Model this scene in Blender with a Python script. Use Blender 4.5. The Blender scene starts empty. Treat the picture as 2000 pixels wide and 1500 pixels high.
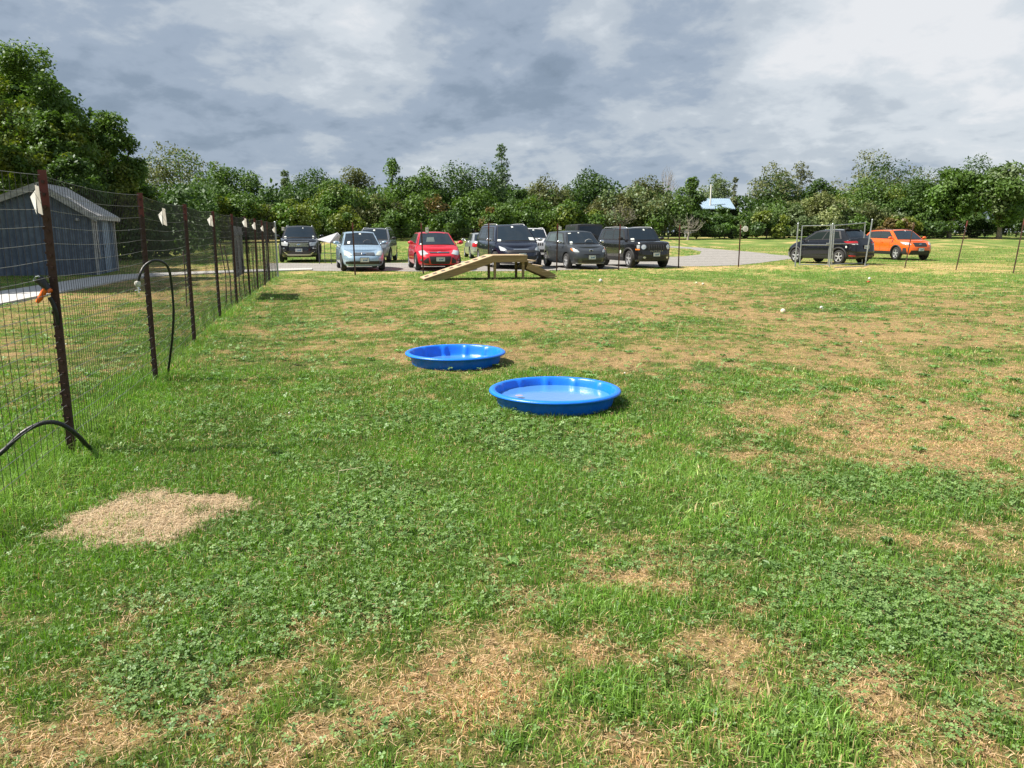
import bpy, bmesh, math, random
import numpy as np
from mathutils import Vector, Matrix
R = math.radians
rng = np.random.default_rng(7)
random.seed(7)
SC = bpy.context.scene
COL = SC.collection

# ------------------------------------------------------------------ camera
CH = 1.45                       # eye height
PITCH = R(11.13)
FPX = 1500.0                    # focal length in photo pixels (2000 wide)
cd = bpy.data.cameras.new('camera'); cam = bpy.data.objects.new('camera', cd); COL.objects.link(cam)
cam.location = (0, 0, CH); cam.rotation_euler = (math.pi/2 - PITCH, 0, 0)
cd.sensor_width = 36; cd.lens = 36*FPX/2000; cd.clip_start = .05; cd.clip_end = 8000
SC.camera = cam

# ------------------------------------------------------------------ light
SUN_EL = R(51); SUN_AZ = R(-98)       # azimuth from +Y towards +X: the sun stands to the left, a touch behind the viewer
sdir = Vector((math.sin(SUN_AZ)*math.cos(SUN_EL), math.cos(SUN_AZ)*math.cos(SUN_EL), math.sin(SUN_EL)))
sl = bpy.data.lights.new('sun', 'SUN'); sl.energy = 5.0; sl.angle = R(.53); sl.color = (1, .93, .83)
so = bpy.data.objects.new('sun', sl); COL.objects.link(so); so.rotation_euler = sdir.to_track_quat('Z', 'Y').to_euler()

W = bpy.data.worlds.new('World'); SC.world = W; W.use_nodes = True
nt = W.node_tree; nt.nodes.clear()
def N(tree, typ, **kw):
    n = tree.nodes.new(typ)
    for k, v in kw.items():
        if k.startswith('i_'):
            n.inputs[int(k[2:])].default_value = v
        else: setattr(n, k, v)
    return n
def dir_of(px, py):
    a = (px-1000)/FPX; b = -(py-750)/FPX
    c, s = math.cos(PITCH), math.sin(PITCH)
    return Vector((a, c+b*s, -s+b*c)).normalized()
def build_world():
    L = nt.links.new
    out = N(nt, 'ShaderNodeOutputWorld'); bg = N(nt, 'ShaderNodeBackground')
    sky = N(nt, 'ShaderNodeTexSky', sky_type='NISHITA', sun_disc=False, sun_elevation=SUN_EL, sun_rotation=SUN_AZ)
    tc = N(nt, 'ShaderNodeTexCoord')
    sep = N(nt, 'ShaderNodeSeparateXYZ'); L(tc.outputs['Generated'], sep.inputs[0])
    def M(op, a, b=None, c=None, clamp=False):
        m = N(nt, 'ShaderNodeMath', operation=op, use_clamp=clamp)
        for i, v in enumerate((a, b, c)):
            if v is None: continue
            if isinstance(v, (int, float)): m.inputs[i].default_value = v
            else: L(v, m.inputs[i])
        return m.outputs[0]
    z = M('MAXIMUM', sep.outputs[2], 0.0)
    zz = M('ADD', z, 0.30)
    u = M('DIVIDE', sep.outputs[0], zz); v = M('DIVIDE', sep.outputs[1], zz)
    cb = N(nt, 'ShaderNodeCombineXYZ'); L(u, cb.inputs[0]); L(v, cb.inputs[1]); cb.inputs[2].default_value = 3.1
    def noise(scale, detail, rough, dist, off=(0, 0, 0), sc=(1, 1, 1)):
        mp = N(nt, 'ShaderNodeMapping'); mp.inputs['Location'].default_value = off; mp.inputs['Scale'].default_value = sc
        mp.inputs['Rotation'].default_value = (0, 0, R(25))
        L(cb.outputs[0], mp.inputs[0])
        n = N(nt, 'ShaderNodeTexNoise'); n.inputs['Scale'].default_value = scale; n.inputs['Detail'].default_value = detail
        n.inputs['Roughness'].default_value = rough; n.inputs['Distortion'].default_value = dist
        L(mp.outputs[0], n.inputs[0]); return n.outputs[0]
    n1 = noise(1.9, 8, .58, .25)
    n2 = noise(5.2, 9, .60, .35, (4, 2, 0))
    n3 = noise(.9, 3, .5, .2, (9, 5, 1))
    # large light and dark cloud masses in their own directions of the sky
    blobs = [(580, 30, .12, .26), (690, 150, .06, .12), (330, 40, .12, .01), (870, 60, .10, -.10), (1180, 30, .06, .09), (1145, 95, .04, .08), (1930, 265, .13, .12), (1500, 325, .12, .08),
             (1560, 90, .10, .10), (1750, 60, .15, .26), (1950, 90, .14, .24), (1500, 150, .05, .12), (1420, 60, .06, -.16), (1380, 160, .05, -.12), (60, 60, .30, -.06),
             (300, 230, .22, -.12), (620, 235, .12, -.10), (850, 300, .09, .22), (950, 220, .08, -.05), (1050, 150, .08, -.07), (1210, 270, .07, .10), (1330, 240, .10, .07),
             (1300, 290, .05, -.06), (1700, 250, .16, -.16), (1900, 200, .10, -.10), (1960, 290, .10, .12), (1450, 250, .08, -.02), (500, 310, .08, .08), (800, 160, .07, .07), (1020, 200, .04, .06)]
    acc = None
    for px, py, r, amp in blobs:
        d = dir_of(px, py)
        vm = N(nt, 'ShaderNodeVectorMath', operation='DISTANCE'); L(tc.outputs['Generated'], vm.inputs[0]); vm.inputs[1].default_value = d
        q = M('DIVIDE', vm.outputs['Value'], r); q = M('MULTIPLY', q, q); q = M('MULTIPLY', q, -1.0); q = M('EXPONENT', q)
        q = M('MULTIPLY', q, amp)
        acc = q if acc is None else M('ADD', acc, q)
    s = M('MULTIPLY', M('SUBTRACT', n1, .5), 1.0)
    s = M('ADD', s, M('MULTIPLY', M('SUBTRACT', n2, .5), .50))
    n5 = noise(2.6, 6, .55, .15, (1, 7, 2)); bil = M('ABSOLUTE', M('SUBTRACT', n5, .5)); s = M('ADD', s, M('MULTIPLY', M('SUBTRACT', .10, bil), .85))
    n6 = noise(6.5, 5, .5, .1, (3, 1, 5)); bil = M('ABSOLUTE', M('SUBTRACT', n6, .5)); s = M('ADD', s, M('MULTIPLY', M('SUBTRACT', .09, bil), .40))
    s = M('ADD', s, M('MULTIPLY', M('SUBTRACT', n3, .5), .30))
    s = M('ADD', s, acc); s = M('ADD', s, .50)
    ramp = N(nt, 'ShaderNodeValToRGB'); L(s, ramp.inputs[0])
    cr = ramp.color_ramp; cr.interpolation = 'EASE'
    pts = [(.12, (.22, .29, .38)), (.32, (.295, .375, .485)), (.50, (.41, .495, .615)), (.66, (.59, .66, .74)), (.82, (.77, .83, .89)), (1., (.95, .97, 1.))]
    cr.elements[0].position = pts[0][0]; cr.elements[0].color = (*pts[0][1], 1)
    cr.elements[1].position = pts[-1][0]; cr.elements[1].color = (*pts[-1][1], 1)
    for p, c in pts[1:-1]:
        e = cr.elements.new(p); e.color = (*c, 1)
    sc = N(nt, 'ShaderNodeMixRGB', blend_type='MULTIPLY'); sc.inputs[0].default_value = 1; L(sky.outputs[0], sc.inputs[1]); sc.inputs[2].default_value = (.10, .10, .10, 1)
    mx = N(nt, 'ShaderNodeMixRGB'); mx.inputs[0].default_value = .93; L(sc.outputs[0], mx.inputs[1]); L(ramp.outputs[0], mx.inputs[2])
    L(mx.outputs[0], bg.inputs[0]); bg.inputs[1].default_value = .475
    L(bg.outputs[0], out.inputs[0])
build_world()
SC.view_settings.view_transform = 'Standard'; SC.view_settings.look = 'None'
SC.view_settings.exposure = 0.92; SC.view_settings.gamma = 1
SC.render.engine = 'CYCLES'
SC.cycles.max_bounces = 5; SC.cycles.diffuse_bounces = 2; SC.cycles.glossy_bounces = 3; SC.cycles.transmission_bounces = 4
SC.cycles.transparent_max_bounces = 6; SC.cycles.caustics_reflective = False; SC.cycles.caustics_refractive = False

# ------------------------------------------------------------------ terrain and pixel -> ground
def gz(x, y):
    """height of the ground: level near the viewer, rising gently towards the hedge"""
    y = np.asarray(y, float)
    t = np.clip(y-42, 0, None)
    return np.where(t < 8, .0228*t*t/16, .0228*(t-4)) * 1.0 - np.where(t > 70, .0228*(t-70), 0)
def at(px, py):
    d = dir_of(px, py)
    if d.z > -.0035: d.z = -.0035
    t = CH/-d.z
    lo, hi = .5, t
    for _ in range(40):
        m = .5*(lo+hi)
        if CH + d.z*m > float(gz(d.x*m, d.y*m)): lo = m
        else: hi = m
    return Vector((d.x*lo, d.y*lo, float(gz(d.x*lo, d.y*lo))))
def atY(px, py, Y):
    d = dir_of(px, py); t = Y/d.y
    return Vector((d.x*t, Y, CH+d.z*t))
def depth(Y, z=0): return Y*math.cos(PITCH)+(CH-z)*math.sin(PITCH)

# ------------------------------------------------------------------ numpy noise
def _h(ix, iy, seed):
    n = (ix.astype(np.int64)*374761393 + iy.astype(np.int64)*668265263 + seed*1442695041) & 0xffffffff
    n = ((n ^ (n >> 13))*1274126177) & 0xffffffff
    return ((n ^ (n >> 16)) & 0xffff)/65535.0
def vn(x, y, seed=0):
    x = np.asarray(x, float); y = np.asarray(y, float)
    ix = np.floor(x); iy = np.floor(y); fx = x-ix; fy = y-iy
    fx = fx*fx*(3-2*fx); fy = fy*fy*(3-2*fy)
    a = _h(ix, iy, seed); b = _h(ix+1, iy, seed); c = _h(ix, iy+1, seed); d = _h(ix+1, iy+1, seed)
    return (a*(1-fx)+b*fx)*(1-fy)+(c*(1-fx)+d*fx)*fy
def fbm(x, y, seed=0, o=4):
    s = 0; a = .5; t = 0
    for i in range(o):
        s = s+a*vn(x*2**i, y*2**i, seed+i); t += a; a *= .55
    return s/t

# ------------------------------------------------------------------ tagging and mesh helpers
def tag(o, label=None, cat=None, group=None, kind=None):
    if label: o['label'] = label
    if cat: o['category'] = cat
    if group: o['group'] = group
    if kind: o['kind'] = kind
    return o
def empty(name, loc=(0, 0, 0), rz=0, label=None, cat=None, group=None):
    o = bpy.data.objects.new(name, None); COL.objects.link(o); o.location = loc; o.rotation_euler = (0, 0, rz)
    o.empty_display_size = .2
    return tag(o, label, cat, group)
def link_mesh(name, me, parent=None):
    o = bpy.data.objects.new(name, me); COL.objects.link(o)
    if parent is not None: o.parent = parent
    return o
class MB:
    def __init__(s): s.v = []; s.f = []; s.m = []; s.mi = 0
    def add(s, vs, fs):
        n = len(s.v); s.v += [tuple(v) for v in vs]; s.f += [tuple(i+n for i in f) for f in fs]; s.m += [s.mi]*len(fs); return s
    def box(s, c, d, rz=0, M=None):
        c = Vector(c); x, y, z = d[0]/2, d[1]/2, d[2]/2
        vs = [Vector((a*x, b*y, e*z)) for a in (-1, 1) for b in (-1, 1) for e in (-1, 1)]
        if M is not None: vs = [M @ v for v in vs]
        elif rz: vs = [Matrix.Rotation(rz, 3, 'Z') @ v for v in vs]
        return s.add([v+c for v in vs], [(0, 1, 3, 2), (4, 6, 7, 5), (0, 4, 5, 1), (2, 3, 7, 6), (0, 2, 6, 4), (1, 5, 7, 3)])
    def beam(s, a, b, w, h, up=(0, 0, 1)):
        a = Vector(a); b = Vector(b); d = (b-a); L = d.length; d.normalize(); up = Vector(up)
        if abs(d.dot(up)) > .99: up = Vector((0, 1, 0))
        r = d.cross(up).normalized(); u = r.cross(d).normalized()
        vs = [a+d*(L*e)+r*(p*w/2)+u*(q*h/2) for e in (0, 1) for p in (-1, 1) for q in (-1, 1)]
        return s.add(vs, [(0, 1, 3, 2), (4, 6, 7, 5), (0, 4, 5, 1), (2, 3, 7, 6), (0, 2, 6, 4), (1, 5, 7, 3)])
    def tube(s, pts, r, n=8, cap=True):
        pts = [Vector(p) for p in pts]; k = len(pts)
        rr = r if isinstance(r, (list, tuple)) else [r]*k
        vs = []; prev = None
        for i, p in enumerate(pts):
            d = (pts[min(i+1, k-1)]-pts[max(i-1, 0)]).normalized()
            if prev is None:
                up = Vector((0, 0, 1)) if abs(d.z) < .9 else Vector((1, 0, 0))
                a = d.cross(up).normalized()
            else: a = (prev-d*prev.dot(d)).normalized()
            prev = a; b = d.cross(a)
            for j in range(n):
                t = 2*math.pi*j/n
                vs.append(p+(a*math.cos(t)+b*math.sin(t))*rr[i])
        fs = [(i*n+j, i*n+(j+1) % n, (i+1)*n+(j+1) % n, (i+1)*n+j) for i in range(k-1) for j in range(n)]
        if cap: fs += [tuple(reversed(range(n))), tuple(range((k-1)*n, k*n))]
        return s.add(vs, fs)
    def lathe(s, prof, n=32, axis='Z', c=(0, 0, 0), close=False):
        c = Vector(c); vs = []
        for r, z in prof:
            for j in range(n):
                t = 2*math.pi*j/n; p = (r*math.cos(t), r*math.sin(t), z)
                if axis == 'Y': p = (p[0], p[2], p[1])
                if axis == 'X': p = (p[2], p[0], p[1])
                vs.append(Vector(p)+c)
        k = len(prof)
        fs = [(i*n+j, i*n+(j+1) % n, (i+1)*n+(j+1) % n, (i+1)*n+j) for i in range(k-1) for j in range(n)]
        if close: fs += [((k-1)*n+j, (k-1)*n+(j+1) % n, (j+1) % n, j) for j in range(n)]
        return s.add(vs, fs)
    def build(s, name, mats, parent=None, smooth=False, sharp=None, fix=True):
        me = bpy.data.meshes.new(name); me.from_pydata(s.v, [], s.f)
        if not isinstance(mats, (list, tuple)): mats = [mats]
        for m in mats: me.materials.append(m)
        if len(mats) > 1: me.polygons.foreach_set('material_index', s.m)
        if fix:
            bm = bmesh.new(); bm.from_mesh(me); bmesh.ops.recalc_face_normals(bm, faces=bm.faces[:]); bm.to_mesh(me); bm.free()
        if smooth:
            me.polygons.foreach_set('use_smooth', [True]*len(me.polygons))
            if sharp: me.set_sharp_from_angle(angle=R(sharp))
        me.update()
        return link_mesh(name, me, parent)
def np_mesh(name, V, quads=None, tris=None, col=None, mat=None, parent=None, smooth=False):
    """fast mesh from arrays; col = per-vertex colour (n,3)"""
    me = bpy.data.meshes.new(name)
    nq = 0 if quads is None else len(quads); ntr = 0 if tris is None else len(tris)
    me.vertices.add(len(V)); me.vertices.foreach_set('co', np.asarray(V, np.float32).ravel())
    li = []
    if nq: li.append(np.asarray(quads, np.int32).ravel())
    if ntr: li.append(np.asarray(tris, np.int32).ravel())
    li = np.concatenate(li); me.loops.add(len(li)); me.loops.foreach_set('vertex_index', li)
    st = np.concatenate([np.arange(nq)*4, nq*4+np.arange(ntr)*3]).astype(np.int32)
    me.polygons.add(nq+ntr); me.polygons.foreach_set('loop_start', st)
    if smooth: me.polygons.foreach_set('use_smooth', np.ones(nq+ntr, bool))
    if col is not None:
        a = me.color_attributes.new('col', 'FLOAT_COLOR', 'POINT')
        c4 = np.ones((len(V), 4), np.float32); c4[:, :3] = col
        a.data.foreach_set('color', c4.ravel())
    if mat: me.materials.append(mat)
    me.update(calc_edges=True)
    return link_mesh(name, me, parent)

# ------------------------------------------------------------------ materials
MATS = {}
def mat(name, col, rough=.6, metal=0, spec=.5, coat=0, noise=None, bump=0, bscale=40, emit=None):
    """Principled material with optional procedural mottling: noise=(scale, colour2, amount)"""
    if name in MATS: return MATS[name]
    m = bpy.data.materials.new(name); m.use_nodes = True; t = m.node_tree; b = t.nodes['Principled BSDF']; L = t.links.new
    b.inputs['Base Color'].default_value = (*col, 1); b.inputs['Roughness'].default_value = rough; b.inputs['Metallic'].default_value = metal
    b.inputs['Specular IOR Level'].default_value = spec
    if coat: b.inputs['Coat Weight'].default_value = coat; b.inputs['Coat Roughness'].default_value = .04
    tc = N(t, 'ShaderNodeTexCoord')
    if noise:
        n = N(t, 'ShaderNodeTexNoise'); n.inputs['Scale'].default_value = noise[0]; n.inputs['Detail'].default_value = 6; n.inputs['Roughness'].default_value = .65
        L(tc.outputs['Object'], n.inputs[0])
        cr = N(t, 'ShaderNodeValToRGB'); cr.color_ramp.elements[0].position = .38; cr.color_ramp.elements[1].position = .66
        cr.color_ramp.elements[0].color = (*[col[i]*(1-noise[2])+noise[1][i]*noise[2] for i in range(3)], 1); cr.color_ramp.elements[1].color = (*col, 1)
        L(n.outputs[0], cr.inputs[0]); L(cr.outputs[0], b.inputs['Base Color'])
    if bump:
        n = N(t, 'ShaderNodeTexNoise'); n.inputs['Scale'].default_value = bscale; n.inputs['Detail'].default_value = 5
        L(tc.outputs['Object'], n.inputs[0]); bp = N(t, 'ShaderNodeBump'); bp.inputs['Strength'].default_value = bump; bp.inputs['Distance'].default_value = .02
        L(n.outputs[0], bp.inputs['Height']); L(bp.outputs[0], b.inputs['Normal'])
    MATS[name] = m; return m
def leaf_mat(name, trans=.3, gloss=.06, rough=.45):
    m = bpy.data.materials.new(name); m.use_nodes = True; t = m.node_tree; t.nodes.clear(); L = t.links.new
    out = N(t, 'ShaderNodeOutputMaterial'); at_ = N(t, 'ShaderNodeAttribute', attribute_name='col')
    d = N(t, 'ShaderNodeBsdfDiffuse'); tr = N(t, 'ShaderNodeBsdfTranslucent'); g = N(t, 'ShaderNodeBsdfGlossy'); g.inputs['Roughness'].default_value = rough
    g.inputs['Color'].default_value = (.9, .95, 1, 1)
    hs = N(t, 'ShaderNodeHueSaturation'); hs.inputs['Value'].default_value = 1.35; hs.inputs['Saturation'].default_value = 1.12
    L(at_.outputs['Color'], d.inputs[0]); L(at_.outputs['Color'], hs.inputs['Color']); L(hs.outputs[0], tr.inputs[0])
    m1 = N(t, 'ShaderNodeMixShader'); m1.inputs[0].default_value = trans; L(d.outputs[0], m1.inputs[1]); L(tr.outputs[0], m1.inputs[2])
    m2 = N(t, 'ShaderNodeMixShader'); m2.inputs[0].default_value = gloss; L(m1.outputs[0], m2.inputs[1]); L(g.outputs[0], m2.inputs[2])
    L(m2.outputs[0], out.inputs[0]); return m
M_GRASS = leaf_mat('grass_blades', .30, .03, .5)
M_LEAF = leaf_mat('tree_leaves', .28, .025, .5)
M_BARK = mat('bark', (.13, .105, .08), .9, noise=(6, (.05, .04, .03), .7), bump=.6, bscale=14)
M_BARKG = mat('grey_bark', (.30, .275, .24), .9, noise=(6, (.12, .10, .08), .7), bump=.4, bscale=14)

# ------------------------------------------------------------------ what grows where on the lawn (world positions, from the photograph)
def ell(px, py, rx, ry):
    c = at(px, py); a = at(px, min(py+ry, 1480)); b = at(px, max(py-ry, 470))
    return c.x, c.y, rx/FPX*depth(c.y), max(.05, abs(b.y-a.y)/2)
DRY = [(300,850,380,160,-.80),(700,850,450,150,-.88),(1100,860,380,120,-.78),(900,960,520,110,-.60),(200,1150,350,130,-.55),(450,1120,200,80,-.3),
  (1500,745,300,45,-.42),(1600,1150,330,100,-.50),(1880,1200,150,150,-.45),(1850,960,250,50,-.55),(300,640,170,60,-.45),(1400,970,170,60,-.5),
  (1100,1390,220,60,-.40),(1150,1205,120,35,-.45),(1500,1420,220,60,-.40),(60,1300,150,90,-.3),(1650,603,130,8,-.7),(1500,565,150,10,-.35),(1850,543,420,12,-.6),
  (1300,537,700,8,-.55),(700,542,320,10,-.45),(560,610,130,30,-.35),(1300,780,180,40,-.35),(620,720,160,30,-.35),(1860,695,130,12,-.45),(1200,620,120,10,-.25),(1500,850,150,40,-.30),(700,1200,170,60,-.25),(300,1300,120,50,-.25),
  (1650,655,220,25,.40),(1350,610,120,12,.30),(1780,820,190,32,.42),(1950,870,130,50,.35),(1700,900,130,20,.35),(1200,697,140,14,.55),(1000,630,100,14,.40),(1350,553,90,5,.35),
  (1100,1085,200,40,.42),(950,1260,240,60,.38),(1500,1262,120,32,.70),(1700,1345,100,42,.75),(1200,1290,70,25,.6),(800,1400,200,70,.40),(430,1430,240,45,.42),
  (1250,1130,200,50,.35),(1700,1050,60,22,.45),(1860,1060,70,35,.45),(1290,1420,60,40,.3),(880,1330,120,40,.3),(1600,1340,120,40,.3),(1520,1480,500,60,-.1)]
CLO = [(700,1000,260,80,.6),(400,1170,260,90,.55),(650,1180,150,50,.4),(1700,1170,230,90,1.0),(1800,950,260,45,.8),(1900,1230,130,130,.8),(1350,1110,120,45,.4),(1900,1420,120,70,.6),
  (300,1330,160,60,.5),(730,1420,70,50,.4),(1650,603,140,8,.8),(560,640,150,25,.3),(1200,640,160,20,.15),(950,800,200,50,.2),(1150,900,300,60,.35),(1050,1180,260,60,.15)]
COA = [(1390,960,150,70,1.0),(1140,1200,110,35,1.0),(1080,1370,210,60,1.0),(1480,1400,200,60,.9),(1640,1450,120,50,.8),(260,815,90,40,1.0),(60,960,90,70,1.0),(1850,695,140,10,.7),
  (1480,740,170,40,.5),(560,700,120,18,.4),(1250,1480,250,40,.7),(900,1420,80,40,.7),(430,615,60,20,.9),(330,720,70,30,.6),(150,1000,100,30,.5)]
DRYe = [(*ell(*d[:4]), d[4]) for d in DRY]; CLOe = [(*ell(*d[:4]), d[4]) for d in CLO]; COAe = [(*ell(*d[:4]), d[4]) for d in COA]
def field(E, x, y):
    s = 0
    for cx, cy, rx, ry, a in E:
        q = ((x-cx)/rx)**2+((y-cy)/ry)**2
        s = s+a*np.exp(-q*.9)
    return s
FX = lambda y: -3.06-.2475*(y-5.14)          # the left fence line
def dryness(x, y):
    n = fbm(x*.9+3, y*.75, 11, 4)-.5; n2 = fbm(x*4.2, y*3.6, 21, 3)-.5; n3 = fbm(x*.25, y*.16, 5, 3)-.5
    base = .60 + .13*np.clip((y-8)/5, 0, 1) - .34*np.clip((-x-.5*y+1)/6, 0, 1) - .50*np.clip((y-34)/6, 0, 1)
    n4 = fbm(x*11, y*10, 23, 2)-.5
    s = base+field(DRYe, x, y)*.80 + n*1.45 + n2*1.6 + n4*1.6 + n3*.4
    fd = np.abs(x-FX(y)); s = s-.45*np.exp(-(fd/.55)**2)
    s = .5+(s-.5)*1.10
    return np.clip(s, 0, 1)
def clover(x, y):
    n = fbm(x*1.7, y*1.7, 31, 3)-.5
    n2 = fbm(x*6, y*6, 33, 2)-.5
    return np.clip(field(CLOe, x, y)+n*1.1+n2*.9-.08, 0, 1)
def coarse(x, y):
    n = fbm(x*2.6, y*2.6, 41, 3)-.5
    fd = np.abs(x-FX(y)); return np.clip(field(COAe, x, y)+n*1.2-.25+.45*np.exp(-(fd/.35)**2), 0, 1)
# bare straw patch
_p = [at(*q) for q in [(112,1038),(150,1003),(215,985),(255,965),(330,957),(365,972),(430,970),(478,985),(470,1000),(420,1018),(370,1042),(300,1062),(225,1068),(150,1058)]]
STRAW = np.array([(p.x, p.y) for p in _p])
def inpoly(P, x, y):
    x = np.asarray(x, float); y = np.asarray(y, float); r = np.zeros(x.shape, bool); n = len(P); j = n-1
    for i in range(n):
        xi, yi = P[i]; xj, yj = P[j]
        with np.errstate(divide='ignore', invalid='ignore'):
            c = ((yi > y) != (yj > y)) & (x < (xj-xi)*(y-yi)/((yj-yi) if yj != yi else 1e-9)+xi)
        r ^= c; j = i
    return r
def straw(x, y):
    return inpoly(STRAW, x+.10*(fbm(x*8, y*8, 51, 4)-.5)*2+.10*(vn(x*70, y*70, 52)-.5), y+.12*(fbm(x*8, y*8, 61, 4)-.5)*2+.13*(vn(x*70, y*70, 62)-.5))
ROADPX = [(520,526),(650,529.5),(800,530),(1000,530),(1090,528),(1200,524.5),(1313,521),(1388,519.8),(1440,518.5),(1490,513),(1534,507),(1580,503),(1537,499.5),(1440,490),(1362,483.6),(1313,480.6),
          (1200,479.5),(1000,479),(1000,482),(1200,483),(1313,484),(1345,486),(1370,491.5),(1366,497.5),(1345,500),(1313,501.8),(1200,503),(1000,507),(900,511),(780,514),(650,514.5),(524,514)]
ROAD = np.array([(at(*q).x, at(*q).y) for q in ROADPX])
PATHN = [(-120,621),(0,597),(60,584.5),(115,573.5),(180,561),(250,547.5),(300,541),(365,537.5),(450,534),(545,530.3),(610,528.3)]
PATHF = [(-120,592),(0,572),(60,562.5),(113,554),(180,543.5),(240,538.2),(300,535.5),(365,533),(450,530),(545,526.8),(610,525.4)]
PATH = np.array([(at(*q).x, at(*q).y) for q in PATHN+PATHF[::-1]])
POOLS = [(.37, 6.50, .545), (-.64, 8.62, .545)]

def zone_colour(x, y):
    """colour of the turf at a place: dry tan to lush green"""
    D = dryness(x, y)[:, None]; C = clover(x, y)[:, None]
    n = fbm(x*2.2, y*2.2, 71, 3)[:, None]
    g = np.array([.125, .185, .042])*(.72+.6*n); gc = np.array([.10, .17, .055])*(.8+.4*n)
    yl = np.array([.235, .255, .075]); dr = np.array([.52, .345, .175])*(.75+.5*n)
    g = g*(1-C)+gc*C
    a = np.clip(D*2, 0, 1); b = np.clip(D*2-1, 0, 1)
    return (g*(1-a)+yl*a)*(1-b)+dr*b

# ------------------------------------------------------------------ ground
def build_ground():
    def lines(seg):
        o = []
        for a, b, n in seg: o += list(np.linspace(a, b, n, endpoint=False))
        return np.array(o+[seg[-1][1]])
    xs = lines([(-3000,-300,8),(-300,-60,12),(-60,-16,30),(-16,-5,60),(-5,5,140),(5,16,60),(16,60,40),(60,300,12),(300,3000,8)])
    ys = lines([(-600,-20,6),(-20,1,8),(1,7,120),(7,14,90),(14,30,100),(30,60,100),(60,120,40),(120,400,12),(400,4000,12)])
    X, Y = np.meshgrid(xs, ys); x = X.ravel(); y = Y.ravel()
    near = np.clip((30-np.hypot(x, y))/10, 0, 1)
    z = gz(x, y) + near*(fbm(x*1.3, y*1.3, 81, 3)-.5)*.03
    nx, ny = len(xs), len(ys); idx = np.arange(nx*ny).reshape(ny, nx)
    q = np.stack([idx[:-1, :-1], idx[:-1, 1:], idx[1:, 1:], idx[1:, :-1]], -1).reshape(-1, 4)
    col = zone_colour(x, y)
    ns = near[:, None]
    col = col*(1-.45*ns*(1-straw(x, y)[:, None]))            # soil and thatch show between the blades close by
    st = straw(x, y)
    col[st] = np.array([.46, .37, .26])*(.75+.5*fbm(x[st]*12, y[st]*12, 7, 3))[:, None]
    # bare compacted verge beside the drive
    m = bpy.data.materials.new('lawn_ground'); m.use_nodes = True; t = m.node_tree; b = t.nodes['Principled BSDF']; L = t.links.new
    b.inputs['Roughness'].default_value = .95; b.inputs['Specular IOR Level'].default_value = .1
    a_ = N(t, 'ShaderNodeAttribute', attribute_name='col'); g = N(t, 'ShaderNodeNewGeometry')
    def nz(s, d, sc=(1, 1, 1)):
        mp = N(t, 'ShaderNodeMapping'); mp.inputs['Scale'].default_value = sc; L(g.outputs['Position'], mp.inputs[0])
        n = N(t, 'ShaderNodeTexNoise'); n.inputs['Scale'].default_value = s; n.inputs['Detail'].default_value = d; n.inputs['Roughness'].default_value = .7; L(mp.outputs[0], n.inputs[0]); return n
    n1 = nz(28, 7); n2 = nz(5, 5, (1, .6, 1)); n3 = nz(.9, 5, (1, .5, 1))
    r1 = N(t, 'ShaderNodeMapRange'); L(n1.outputs[0], r1.inputs[0]); r1.inputs[1].default_value = .3; r1.inputs[2].default_value = .7; r1.inputs[3].default_value = .62; r1.inputs[4].default_value = 1.35
    r2 = N(t, 'ShaderNodeMapRange'); L(n2.outputs[0], r2.inputs[0]); r2.inputs[1].default_value = .3; r2.inputs[2].default_value = .7; r2.inputs[3].default_value = .72; r2.inputs[4].default_value = 1.25
    mm = N(t, 'ShaderNodeMath', operation='MULTIPLY'); L(r1.outputs[0], mm.inputs[0]); L(r2.outputs[0], mm.inputs[1])
    vm = N(t, 'ShaderNodeVectorMath', operation='SCALE'); L(a_.outputs['Color'], vm.inputs[0]); L(mm.outputs[0], vm.inputs['Scale'])
    mix = N(t, 'ShaderNodeMixRGB'); L(n3.outputs[0], mix.inputs[0]); L(vm.outputs[0], mix.inputs[1])
    hs = N(t, 'ShaderNodeHueSaturation'); hs.inputs['Hue'].default_value = .52; hs.inputs['Value'].default_value = 1.12; L(vm.outputs[0], hs.inputs['Color']); L(hs.outputs[0], mix.inputs[2])
    L(mix.outputs[0], b.inputs['Base Color'])
    bp = N(t, 'ShaderNodeBump'); bp.inputs['Strength'].default_value = .9; bp.inputs['Distance'].default_value = .04; L(n1.outputs[0], bp.inputs['Height']); L(bp.outputs[0], b.inputs['Normal'])
    o = np_mesh('ground', np.stack([x, y, z], 1), quads=q, col=col, mat=m, smooth=True)
    tag(o, kind='structure')
build_ground()
def gz_near(x, y):
    near = np.clip((30-np.hypot(x, y))/10, 0, 1)
    return gz(x, y) + near*(fbm(x*1.3, y*1.3, 81, 3)-.5)*.03

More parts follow.
